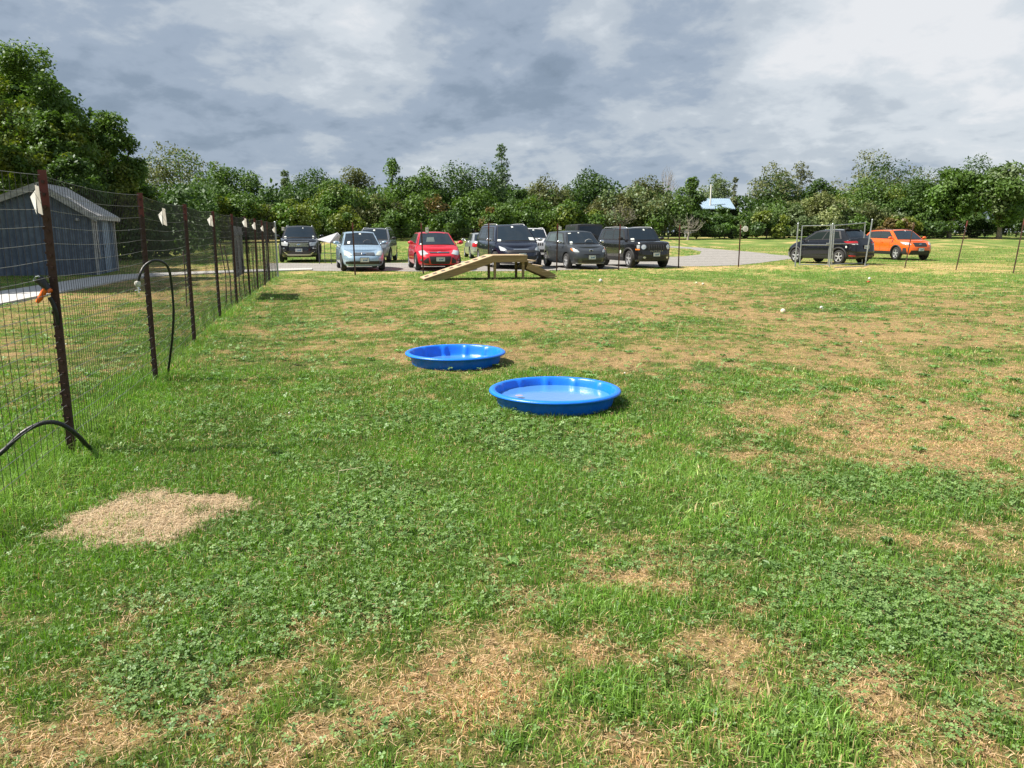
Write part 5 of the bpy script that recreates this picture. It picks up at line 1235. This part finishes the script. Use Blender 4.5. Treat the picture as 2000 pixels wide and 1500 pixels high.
# white jeep-like car behind the minivan
def f_white(c, r, P, sf):
    for i in range(7): y_ = -.33+.11*i; P(sf, ((y_-.032, .74), (y_+.032, .74), (y_+.032, .90), (y_-.032, .90)), .010, M_TRIM, 'grille_slot', r, 2, 3, rnd=.3)
    mir(P, sf, ((.46, .74), (.66, .74), (.66, .92), (.46, .92)), .016, M_LAMP, 'headlight', r, rnd=1); P(sf, ((-.7, .38), (.7, .38), (.7, .55), (-.7, .55)), .010, M_TRIM, 'lower_intake', r); plate(c, r, .50)
x, y = place(1048, 508)
car('parked_suv', 'white compact suv with upright slotted grille behind the minivan', 'suv', x, y, 6, dict(t='box', L=4.24, W=1.80, H=1.69, zb=.26, sh=[(0,1.02),(.08,1.06),(.25,1.12),(1,1.12)], gh=(.26,.38,.93,.985), ax=(.85,3.42), wr=.34, rails=M_RIM, int=.26, clad=1), mat('white_paint', (.78, .79, .80), .3, coat=.8), f_white, GC)
# charcoal hatchback
def f_scion(c, r, P, sf):
    for sd in (-1, 1):
        P(sf, [(sd*a, z) for a, z in ((.50, .66), (.80, .68), (.98, .80), (.62, .78))], .014, M_LAMP, 'headlight', r, rnd=.35); P(sf, [(sd*a, z) for a, z in ((.80, .69), (.93, .75), (1.02, .82), (.86, .79))], .020, M_AMBER, 'indicator', r, rnd=.2)
    P(sf, ((-.34, .57), (.34, .57), (.34, .60), (-.34, .60)), .012, M_TRIM, 'grille', r, 8, 1); P(sf, ((-.44, .27), (.44, .27), (.40, .36), (-.40, .36)), .010, M_TRIM, 'lower_intake', r, 10, 2); mir(P, sf, ((.58, .30), (.76, .32), (.76, .44), (.58, .42)), .010, M_TRIM, 'fog_recess', r)
    ellipse_badge(c, r, .74, .17, .11, M_CHROME, M_TRIM, dx=.03); plate(c, r, .47, w=.30); P(sf, ((-.70, .225), (.70, .225), (.70, .245), (-.70, .245)), .02, M_RIM, 'bumper_lip', r, 10, 1)
    b = MB(); q = c.g_ws(.32, .20); b.tube([q+Vector((.012, .16*math.cos(t), .11*math.sin(t))) for t in [math.pi*i/14 for i in range(15)]], .014, 5); b.build('steering_wheel', mat('wheel_grey', (.35, .36, .36), .6), r)
ps = paint('charcoal_paint', (.055, .062, .070), .45, .32)
x, y = place(1156, 526.5)
car('parked_hatchback', 'charcoal grey hatchback with amber-cornered headlights', 'car', x, y, 17, dict(t='sedan', L=3.93, W=1.725, H=1.52, zb=.20, nose=[(0,.10),(.12,.03),(.35,0),(.6,.02),(.8,.10),(.93,.22),(1,.36)], sh=[(0,.84),(.06,.89),(.24,.98),(.5,1.0),(1,1.06)], gh=(.23,.39,.90,.975), ax=(.80,3.26), wr=.31, inb=.09, int=.29, stk=[(-.1,.88,.05,.035),(-.75,.18,.07,.07),(-.75,.86,.10,.03)], sgm=mat('side_glass_pale', (.08, .105, .105), .08, spec=.35)), ps, f_scion, GC, mirror=M_CHROME)
# black boxy vehicle behind
def f_boxy(c, r, P, sf):
    H = c.half
    for sd in (-1, 1): P(sf, [(sd*(H-a), z) for a, z in ((.62, .84), (.80, .84), (.80, 1.0), (.62, 1.0))], .03, M_TAIL, 'tail_light', r)
    p = c.ptz(H, .95); b = MB(); b.lathe([(.001, -.12), (.30, -.12), (.37, -.07), (.38, .05), (.30, .10), (.001, .10)], 28, 'X', c=(p.x-.13, 0, 1.0)); b.build('spare_wheel', M_TYRE, r, smooth=True, sharp=40); plate(c, r, .58, rear=True, yo=.5)
x, y = place(1153, 505)
car('parked_offroader', 'black boxy soft-top off-roader behind the charcoal hatchback', 'suv', x, y, 193, dict(t='box', L=4.2, W=1.86, H=1.88, zb=.40, sh=[(0,1.08),(.1,1.12),(.3,1.18),(1,1.16)], gh=(.36,.41,.965,.99), ax=(.75,3.3), wr=.40, int=.20, inb=.10, rg=(.15,.85), bulge=.03, rf=.02, rr=.02), mat('matt_black_paint', (.02, .021, .024), .5, coat=.2), f_boxy, GC, anchor='rear', roofm=mat('soft_top', (.035, .037, .042), .85), rim=M_RIMD)
# black square suv
def f_patriot(c, r, P, sf):
    P(sf, ((-.56, .72), (.56, .72), (.58, .99), (-.58, .99)), .006, M_TRIM, 'grille_panel', r, 10, 3)
    for i in range(7): y_ = -.33+.11*i; P(sf, ((y_-.014, .76), (y_+.014, .76), (y_+.014, .95), (y_-.014, .95)), .016, mat('grille_grey', (.07, .07, .08), .4), 'grille_bar', r, 1, 3)
    mir(P, sf, ((.46, .765), (.67, .765), (.67, .965), (.46, .965)), .020, M_CHROME, 'headlight_ring', r, rnd=1); mir(P, sf, ((.48, .785), (.65, .785), (.65, .945), (.48, .945)), .030, M_LAMP, 'headlight', r, rnd=1)
    for sd in (-1, 1):
        P(sf, [(sd*a, z) for a, z in ((.72, .80), (.86, .80), (.88, .94), (.73, .96))], .016, M_LAMP, 'side_lamp', r, rnd=.2); P(sf, [(sd*a, z) for a, z in ((.72, .735), (.94, .735), (.94, .79), (.72, .79))], .018, M_AMBER, 'indicator', r)
    P(sf, ((-.78, .30), (.78, .30), (.80, .50), (-.80, .50)), .010, M_CLAD, 'lower_bumper', r, 12, 2); mir(P, sf, ((.46, .40), (.58, .40), (.58, .48), (.46, .48)), .024, M_LAMP, 'fog_light', r, rnd=1)
    plate(c, r, .56, w=.30)
    p = c.ptz(0, .705); cu = bpy.data.curves.new('lettering', 'FONT'); cu.body = 'PATRIOT'; cu.size = .075; cu.align_x = 'CENTER'; cu.space_character = 2.1; cu.extrude = .004
    o = bpy.data.objects.new('t', cu); COL.objects.link(o); dg = bpy.context.evaluated_depsgraph_get(); me = bpy.data.meshes.new_from_object(o.evaluated_get(dg)); bpy.data.objects.remove(o)
    for v in me.vertices: v.co = Vector((p.x+.022+v.co.z, v.co.x, .672+v.co.y))
    me.materials.append(M_CHROME); link_mesh('lettering', me, r)
    q = c.ptz(c.tx(c.a-.36*c.L, -1), .64); b = MB(); b.lathe([(.001, -.01), (.075, -.01), (.08, 0), (.001, .0)], 18, 'Y', c=(q.x, q.y-.004, .64)); b.build('door_badge', M_STK, r)
pk = paint('gloss_black_paint', (.010, .010, .012), .2, .2)
x, y = place(1281, 524.5)
car('parked_suv', 'black square-nosed suv with round headlights, rightmost of the central row', 'suv', x, y, 17, dict(t='box', L=4.41, W=1.78, H=1.66, zb=.27, sh=[(0,1.03),(.06,1.06),(.25,1.10),(1,1.11)], gh=(.25,.35,.94,.985), ax=(.86,3.50), wr=.355, int=.25, inb=.09, rails=M_RIM, clad=1, stk=[(.12,.86,.06,.06),(-.75,.18,.10,.06)], nf=4.6), pk, f_patriot, GC, mirror=M_TRIM)
# black crossover seen from its rear left, behind the gate
def f_hrv(c, r, P, sf):
    H = c.half
    for sd in (-1, 1):
        P(sf, [(sd*(H-a), z) for a, z in ((.46, .96), (.95, .95), (1.25, 1.04), (.48, 1.07))], .016, M_TAIL, 'tail_light', r, rnd=.2); P(sf, [(sd*(H-a), z) for a, z in ((.50, .90), (.78, .90), (.82, .945), (.50, .95))], .014, M_LAMP, 'reverse_light', r)
        P(sf, [(sd*(H-a), z) for a, z in ((.0011, .40), (.85, .42), (.9, .55), (.0011, .52))], .014, M_CLAD, 'rear_bumper', r); P(sf, [(sd*(H-a), z) for a, z in ((.62, .36), (.92, .38), (.92, .43), (.62, .42))], .02, M_TAIL, 'reflector', r)
    plate(c, r, .80, rear=True); b = MB(); q = c.g_rf(0, .97); b.box((q.x-.02, 0, q.z+.0), (.18, 1.0, .03)); b.build('spoiler', M_TRIM, r)
    b = MB(); q = c.g_rf(.0, .80); b.box((q.x, 0, q.z+.035), (.14, .05, .05)); b.build('antenna_fin', M_TRIM, r)
    p = c.ptz(c.tx(c.a-3.85, 1), .80); b = MB(); b.lathe([(.001, .0), (.05, .0), (.05, .008), (.001, .008)], 16, 'Y', c=(p.x, p.y+.0, .80)); b.build('fuel_badge', M_STK, r)
ph = paint('deep_black_paint', (.006, .007, .010), .2, .18)
c0 = at(1690, 517.5)
car('parked_crossover', 'black crossover seen from its rear left behind the metal gate', 'car', c0.x, c0.y, 206, dict(t='suv', L=4.29, W=1.77, H=1.61, zb=.24, nose=[(0,.10),(.12,.03),(.35,0),(.55,.03),(.75,.12),(.9,.30),(1,.50)], tail=[(0,.12),(.15,.02),(.4,0),(.7,.05),(1,.22)], sh=[(0,.88),(.06,.93),(.22,1.03),(.5,1.07),(1,1.16)], gh=(.22,.42,.80,.915), ax=(.86,3.47), wr=.335, inb=.10, int=.32, clad=1, cut=[.47], sw=(.06, .88), rf=.10, sgm=mat('side_glass_green', (.012, .018, .016), .05, spec=.25)), ph, f_hrv, GC, anchor='rear', roofm=mat('pale_roof_sheen', (.10, .11, .12), .22, metal=.5, coat=1))
# orange crossover
def f_orange(c, r, P, sf):
    P(sf, ((-.34, .72), (.34, .72), (.40, .92), (-.40, .92)), .012, M_TRIM, 'grille', r, 10, 3, rnd=.15); ellipse_badge(c, r, .84, .15, .075, M_CHROME, M_PLB, dx=.03)
    mir(P, sf, ((.50, .80), (.96, .84), (1.20, .96), (.56, .93)), .014, M_LAMP, 'headlight', r, rnd=.2)
    P(sf, ((-.62, .30), (.62, .30), (.52, .52), (-.52, .52)), .012, M_CLAD, 'lower_intake', r, 12, 3)
    mir(P, sf, ((.70, .30), (1.0, .34), (.98, .64), (.80, .66)), .014, M_CLAD, 'bumper_corner', r); plate(c, r, .57, w=.30)
po = paint('orange_paint', (.86, .135, .006), .15, .3)
x, y = place(1797, 509.5)
car('parked_crossover', 'bright orange crossover right of the metal gate', 'car', x, y, 6, dict(t='suv', L=4.46, W=1.80, H=1.61, zb=.30, nose=[(0,.10),(.12,.03),(.35,0),(.6,.02),(.8,.10),(.93,.24),(1,.42)], sh=[(0,.96),(.06,1.0),(.23,1.07),(.5,1.09),(1,1.14)], gh=(.22,.41,.88,.97), ax=(.90,3.57), wr=.345, inb=.10, int=.31, clad=1, rails=M_TRIM, stk=[(.1,.9,.04,.03)]), po, f_orange, GC, rim=M_RIM)

# trees of the far edge: (px, top py, width px, distance, palette, shape, label, extras)
GT = 'trees along the far edge of the field'
TREES = [
 (345,290,190,88,'olive','dome','broad olive-topped tree rising right of the big dark trees',dict(accent=('mid',.4))),
 (425,318,110,84,'mid','round','mid green tree on the slope of crowns left of centre',{}),
 (478,330,100,84,'mid','round','bushy green tree behind the row of left fence posts',dict(accent=('dark',.4))),
 (556,327,40,88,'silver','cone','narrow pale green tree poking up above the black suv with chrome grille',{}),
 (610,334,120,86,'dark','round','dark round tree above the grey canopy',{}),
 (690,324,95,92,'olive','dome','olive domed tree behind the light blue sedan',{}),
 (655,356,110,80,'mid','round','lower green tree in front of the olive dome',dict(accent=('yellow',.3))),
 (765,312,80,85,'bright','cone','bright green pointed tree between blue sedan and red hatchback',{}),
 (822,322,90,85,'mid','round','green tree with bare sprigs above the red hatchback',dict(accent=('silver',.25))),
 (905,318,130,88,'dark','round','wide dark green tree left of the tall feathery one',{}),
 (978,284,56,92,'blue','cone','tallest feathery tree standing above the dark blue minivan',dict(leaf=.14,fill=.15,lobes=60,bottom=.1,n=6500)),
 (1065,346,110,90,'olive','dome','brownish olive domed tree above the charcoal hatchback',{}),
 (1155,330,105,92,'dark','dome','dense dark green dome beside the brownish one',{}),
 (1016,366,70,84,'dark','round','small dark tree between the feathery tree and the brownish dome',{}),
 (1262,346,110,92,'olive','dome','olive tree just left of the bare dead tree',{}),
 (1350,338,50,90,'mid','round','upright green tree left of the blue roof',{}),
 (1402,338,78,104,'silver','dome','pale willow-like tree behind the blue roof',{}),
 (1437,350,34,100,'pine','cone','small tan conifer right of the white pole',{}),
 (1518,320,112,96,'dark','round','tall dark round tree right of the blue roof',dict(accent=('olive',.35))),
 (1562,314,80,98,'pine','cone','pale straggly pine behind the dark round tree',dict(lobes=20,lobe_r=.26,fill=.3)),
 (1604,344,64,94,'dark','round','small dark tree at the right foot of the pale pine',{}),
 (1735,302,190,98,'olive','dome','broadest high-domed tree behind the orange car',dict(accent=('dark',.4),n=11000,lobes=40,lobe_r=.24,bottom=.0)),
 (1700,352,150,90,'mid','round','mid green tree below the broadest dome',dict(accent=('yellow',.3))),
 (1790,352,110,88,'mid','round','green tree between the broad dome and the roadside pair',dict(accent=('dark',.4))),
 (1912,302,110,106,'dark','dome','far dark dome showing between the two right-hand trees',{}),
 (1852,318,60,106,'dark','dome','small far dark crown right of the house roof',{}),
]
NEAR = [
 (1868,330,120,84,'bright','spread','nearer yellow green tree with a visible trunk on the right',dict(bottom=.22,trunk=.20,accent=('mid',.45),n=8000,lobes=30,lobe_r=.28)),
 (1968,320,150,82,'mid','spread','rightmost nearer tree with pale leaf undersides and a short trunk',dict(bottom=.18,trunk=.22,accent=('silver',.3),n=9500,lobes=34,lobe_r=.28)),
 (2090,335,150,84,'mid','spread','tree running off the right edge of the picture',dict(bottom=.18,trunk=.2)),
]
k = 0
for px, ty, w, Y, pal, shp, lab, ex in TREES:
    k += 1; d = dict(n=int(3600+w*48), leaf=.142, lobe_r=.30, lobes=int(22+w*.10), bottom=.0); d.update(ex)
    pxplant('tree', lab, 'tree', px, ty-3, w*(1.25 if shp != 'cone' else 1.5), Y, pal=pal, shape=shp, seed=100+k, group=GT, **d)
for px, ty, w, Y, pal, shp, lab, ex in NEAR:
    k += 1; d = dict(n=4200, leaf=.20); d.update(ex)
    pxplant('tree', lab, 'tree', px, ty, w, Y, pal=pal, shape=shp, seed=100+k, group=GT, bark=M_BARKG, **d)
GS = 'shrubs at the foot of the far trees'
SHR = [
 (400,376,110,70,'yellow','yellow green vine-covered shrub seen between the second and third fence posts',dict(accent=('mid',.3))),
 (340,400,90,72,'dark','dark shrub in the gloom left of the yellow green one',{}),
 (465,378,110,72,'mid','green shrub behind the fifth and sixth fence posts',dict(accent=('yellow',.35))),
 (520,400,70,74,'olive','olive shrub just left of the galvanised corner post',{}),
 (575,392,110,74,'yellow','bright yellow green shrub behind the black suv with chrome grille',dict(accent=('bright',.5))),
 (630,372,80,78,'bright','bright sumac-like shrub above the grey canopy',{}),
 (668,405,100,76,'mid','green shrub behind the light blue sedan',dict(accent=('yellow',.4))),
 (735,378,110,80,'olive','tangled grey olive shrub between blue sedan and red hatchback',dict(accent=('mid',.3))),
 (770,415,90,76,'mid','low green shrub left of the small white notice',{}),
 (830,372,110,80,'mid','leafy shrub directly above the red hatchback',dict(accent=('rust',.18))),
 (880,410,90,77,'dark','dark shrub right of the red hatchback',dict(accent=('mid',.4))),
 (930,372,110,80,'mid','green shrub left of the dark blue minivan',dict(accent=('rust',.15))),
 (985,400,110,78,'mid','rust-tinged shrub behind the dark blue minivan',dict(accent=('rust',.3))),
 (1050,385,120,81,'mid','green shrub above the white jeep-like car',dict(accent=('yellow',.2))),
 (1110,395,100,80,'mid','mid green shrub behind the black boxy vehicle',dict(accent=('yellow',.3))),
 (1200,376,120,82,'brown','grey brown tangled shrub with pale stems',dict(accent=('silver',.35),bark=M_BARKG)),
 (1160,412,90,80,'yellow','yellow green shrub left of the black square suv',dict(accent=('mid',.5))),
 (1255,368,120,82,'olive','large olive shrub right of the tangled one',dict(accent=('silver',.3))),
 (1308,376,104,81,'silver','shrub with pale leaf undersides above the bench',dict(accent=('mid',.45),bark=M_BARKG)),
 (1362,414,60,82,'dark','dark leafy shrub at the left end of the glossy hedge',dict(accent=('yellow',.3))),
 (1462,416,90,84,'silver','soft grey green shrub just above the glossy hedge',dict(accent=('mid',.4))),
 (1418,420,110,82,'bright','glossy hedge shrub left of the rust post with round tag',dict(accent=('dark',.5))),
 (1500,412,110,82,'yellow','glossy hedge shrub right of the rust post with round tag',dict(accent=('dark',.5))),
 (1409,398,46,85,'mid','small shrub breaking the lower edge of the blue roof',{}),
 (1520,394,120,86,'mid','green shrub behind the left part of the metal gate',dict(accent=('silver',.3))),
 (1600,378,150,86,'cream','cream-topped flowering shrub above the black crossover',dict(accent=('olive',.5))),
 (1560,404,100,84,'silver','silvery shrub above the left gate leaf',{}),
 (1650,400,120,84,'silver','silvery shrub above the right gate leaf',dict(accent=('mid',.3))),
 (1715,398,120,84,'silver','greyish shrub behind the roof of the orange car',dict(accent=('olive',.4))),
 (1770,388,110,86,'mid','green shrub right of the orange car roof',dict(accent=('dark',.3))),
 (1760,424,110,82,'yellow','low yellow green shrub directly behind the orange car',dict(accent=('rust',.2))),
 (1830,410,110,84,'mid','dense shrub left of the tree with the visible trunk',dict(accent=('dark',.5))),
 (1912,418,90,88,'dark','dark shrub between the two right-hand trunks',{}),
 (1990,415,110,88,'dark','dark shrub at the right edge of the field',{}),
]
for px, ty, w, Y, pal, lab, ex in SHR:
    k += 1; d = dict(n=int(1500+w*26), leaf=.155, bottom=.0, lobe_r=.34, trunk=.06); d.update(ex)
    pxplant('shrub', lab, 'shrub', px, ty, w*1.15, Y, pal=pal, shape='round', seed=300+k, group=GS, **d)
# the big dark trees behind the shed
GB = 'big dark trees on the left'
for px, ty, w, Y, lab, ex in [
   (20,50,330,38,'tallest dark tree at the left edge, crown cut by the frame',dict(n=44000)),
   (196,196,178,41,'second big dark tree, its crown stepping down right of the tallest',dict(n=22000)),
   (100,190,170,36,'big dark tree filling in between the two left crowns',dict(n=20000)),
   (255,300,120,44,'lowest of the big dark trees, just behind the shed roof end',dict(n=9000)),
   (30,265,170,32,'yellow green understorey tree leaning over the shed roof',dict(pal='yellow',accent=('mid',.4),n=12000)),
   (130,285,170,34,'shaded understorey tree behind the shed ridge',dict(n=9000,pal='dark'))]:
    k += 1; w *= .86; d = dict(pal='mid', leaf=.088, lobe_r=.24, lobes=44, accent=('yellow',.16), trunk=.22, bottom=.05, fill=.3); d.update(ex)
    pxplant('big_tree', lab, 'tree', px, ty, w, Y, shape='round', seed=500+k, group=GB, **d)
for X, Y, top, w, lab in [(-19.5,19.5,12.5,7.5,'tall tree left of the shed that shades the path'),(-20,23.5,12.5,7.5,'tall tree left of the shed between two others'),(-24,28.5,13.5,8,'tall tree behind the shed that shades it'),(-27,44,10.5,8,'shade tree on the far left lawn'),(-30.5,56,9,8,'farther shade tree on the left lawn'),(-35,66,8.5,10,'farthest shade tree on the left lawn')]:
    k += 1; make_plant('big_tree', lab, 'tree', X, Y, top, w, pal='mid', leaf=.20, n=13000, seed=540+k, lobes=30, lobe_r=.3, accent=('dark',.5), trunk=.22, bottom=.16, group=GB, fill=.4)
# weedy plants in front of the dark wood edge
for px, by, h, lab in [(318,478,1.5,'pale weedy clump beside the second fence post'),(470,466,.7,'low reddish weeds on the far left lawn')]:
    p = at(px, by); k += 1; make_plant('weed_clump', lab, 'shrub', p.x, p.y, p.z+h, 2.2, pal='yellow', leaf=.09, n=1500, seed=600+k, bottom=0, accent=('rust',.12), trunk=.02)
# understorey mass that closes the view under the crowns
def undergrowth(name, pts, hgt, depthm, n, pal, leaf, lab, seed):
    g = np.random.default_rng(seed); P = np.array(pts); seg = g.integers(0, len(P)-1, n); t = g.random(n)[:, None]
    B = P[seg]*(1-t)+P[seg+1]*t; y = B[:, 1]+g.uniform(0, depthm, n); x = B[:, 0]
    top = hgt*(.55+.7*fbm(x*.45, y*.3, seed, 3)); z = gz(x, y)+top*g.random(n)**.8
    c0, c1 = [np.array(c) for c in PAL[pal]]; u = g.random(n)[:, None]*.5+fbm(x*.8, z*.8, seed+3, 2)[:, None]*.5
    V, q, c = leaves(np.stack([x, y, z], 1), None, np.array([0., 130., 0.]), leaf, seed+1, c0*(1-u)+c1*u)
    o = np_mesh(name, V, quads=q, col=c, mat=M_LEAF); tag(o, lab, 'undergrowth', kind='stuff')
for i, (hh, nn, lab, Q) in enumerate([(5.6,30000,'dark tangled undergrowth beneath the far trees left of the blue roof',[(300,76),(420,78),(540,80),(700,84),(900,86),(1100,88),(1325,90)]),(2.9,3500,'low undergrowth in front of the blue-roofed building',[(1325,90),(1470,91)]),(5.2,15000,'dark undergrowth beneath the far trees right of the blue roof',[(1470,91),(1600,92),(1800,93),(2150,92)])]):
    q = [atY(px, 455, Y) for px, Y in Q]
    undergrowth('undergrowth', [(p.x, p.y) for p in q], hh, 6 if i == 1 else 9, nn, 'dark', .22, lab, 9+i)
q = [(-34., 40.), (-25., 40.), (-20.5, 38.), (-21., 48), (-25, 60), (-30, 74)]
undergrowth('undergrowth', q, 4.5, 7, 16000, 'dark', .17, 'shaded undergrowth beneath the big left trees', 19)
# sprigs above the red hatchback tree, and the bare tree
def bare_tree(px, ty, w, Y, label, seed, thick=.05, n=46):
    p = atY(px, ty, Y); z0 = float(gz(p.x, Y)); H = p.z-z0; g = random.Random(seed)
    root = empty('bare_tree', (p.x, Y, z0), 0, label, 'tree'); b = MB(); wd = w/FPX*depth(Y)/2
    b.tube([(0, 0, -.1), (.1, 0, H*.35), (0, 0, H*.6)], [thick*2.6, thick*1.8, thick], 6)
    for i in range(n):
        a = g.uniform(-1, 1); s0 = Vector((0, 0, H*g.uniform(.25, .6))); e = Vector((a*wd, g.uniform(-1, 1)*wd*.6, H*(1-.38*abs(a)-g.uniform(0, .22))))
        m_ = s0.lerp(e, .5)+Vector((a*.25, 0, -.2)); b.tube([s0, m_, e], [thick*.6, thick*.42, thick*.18], 4)
        for j in range(4):
            t = g.uniform(.4, .95); q0 = m_.lerp(e, t); b.tube([q0, q0+Vector((g.uniform(-.5, .5), g.uniform(-.3, .3), g.uniform(.2, .9)))], [thick*.3, thick*.12], 3)
    b.build('trunk', mat('dead_wood', (.28, .25, .22), .9), root)
bare_tree(1303, 322, 66, 94, 'bare leafless tree rising above the hedge near the centre right', 3)
bare_tree(1215, 395, 60, 80, 'low tangle of bare pale branches in front of the brown shrub', 5, .04, 30)
bare_tree(1345, 425, 60, 79, 'pale bare stems leaning behind the bench', 6, .05, 24)
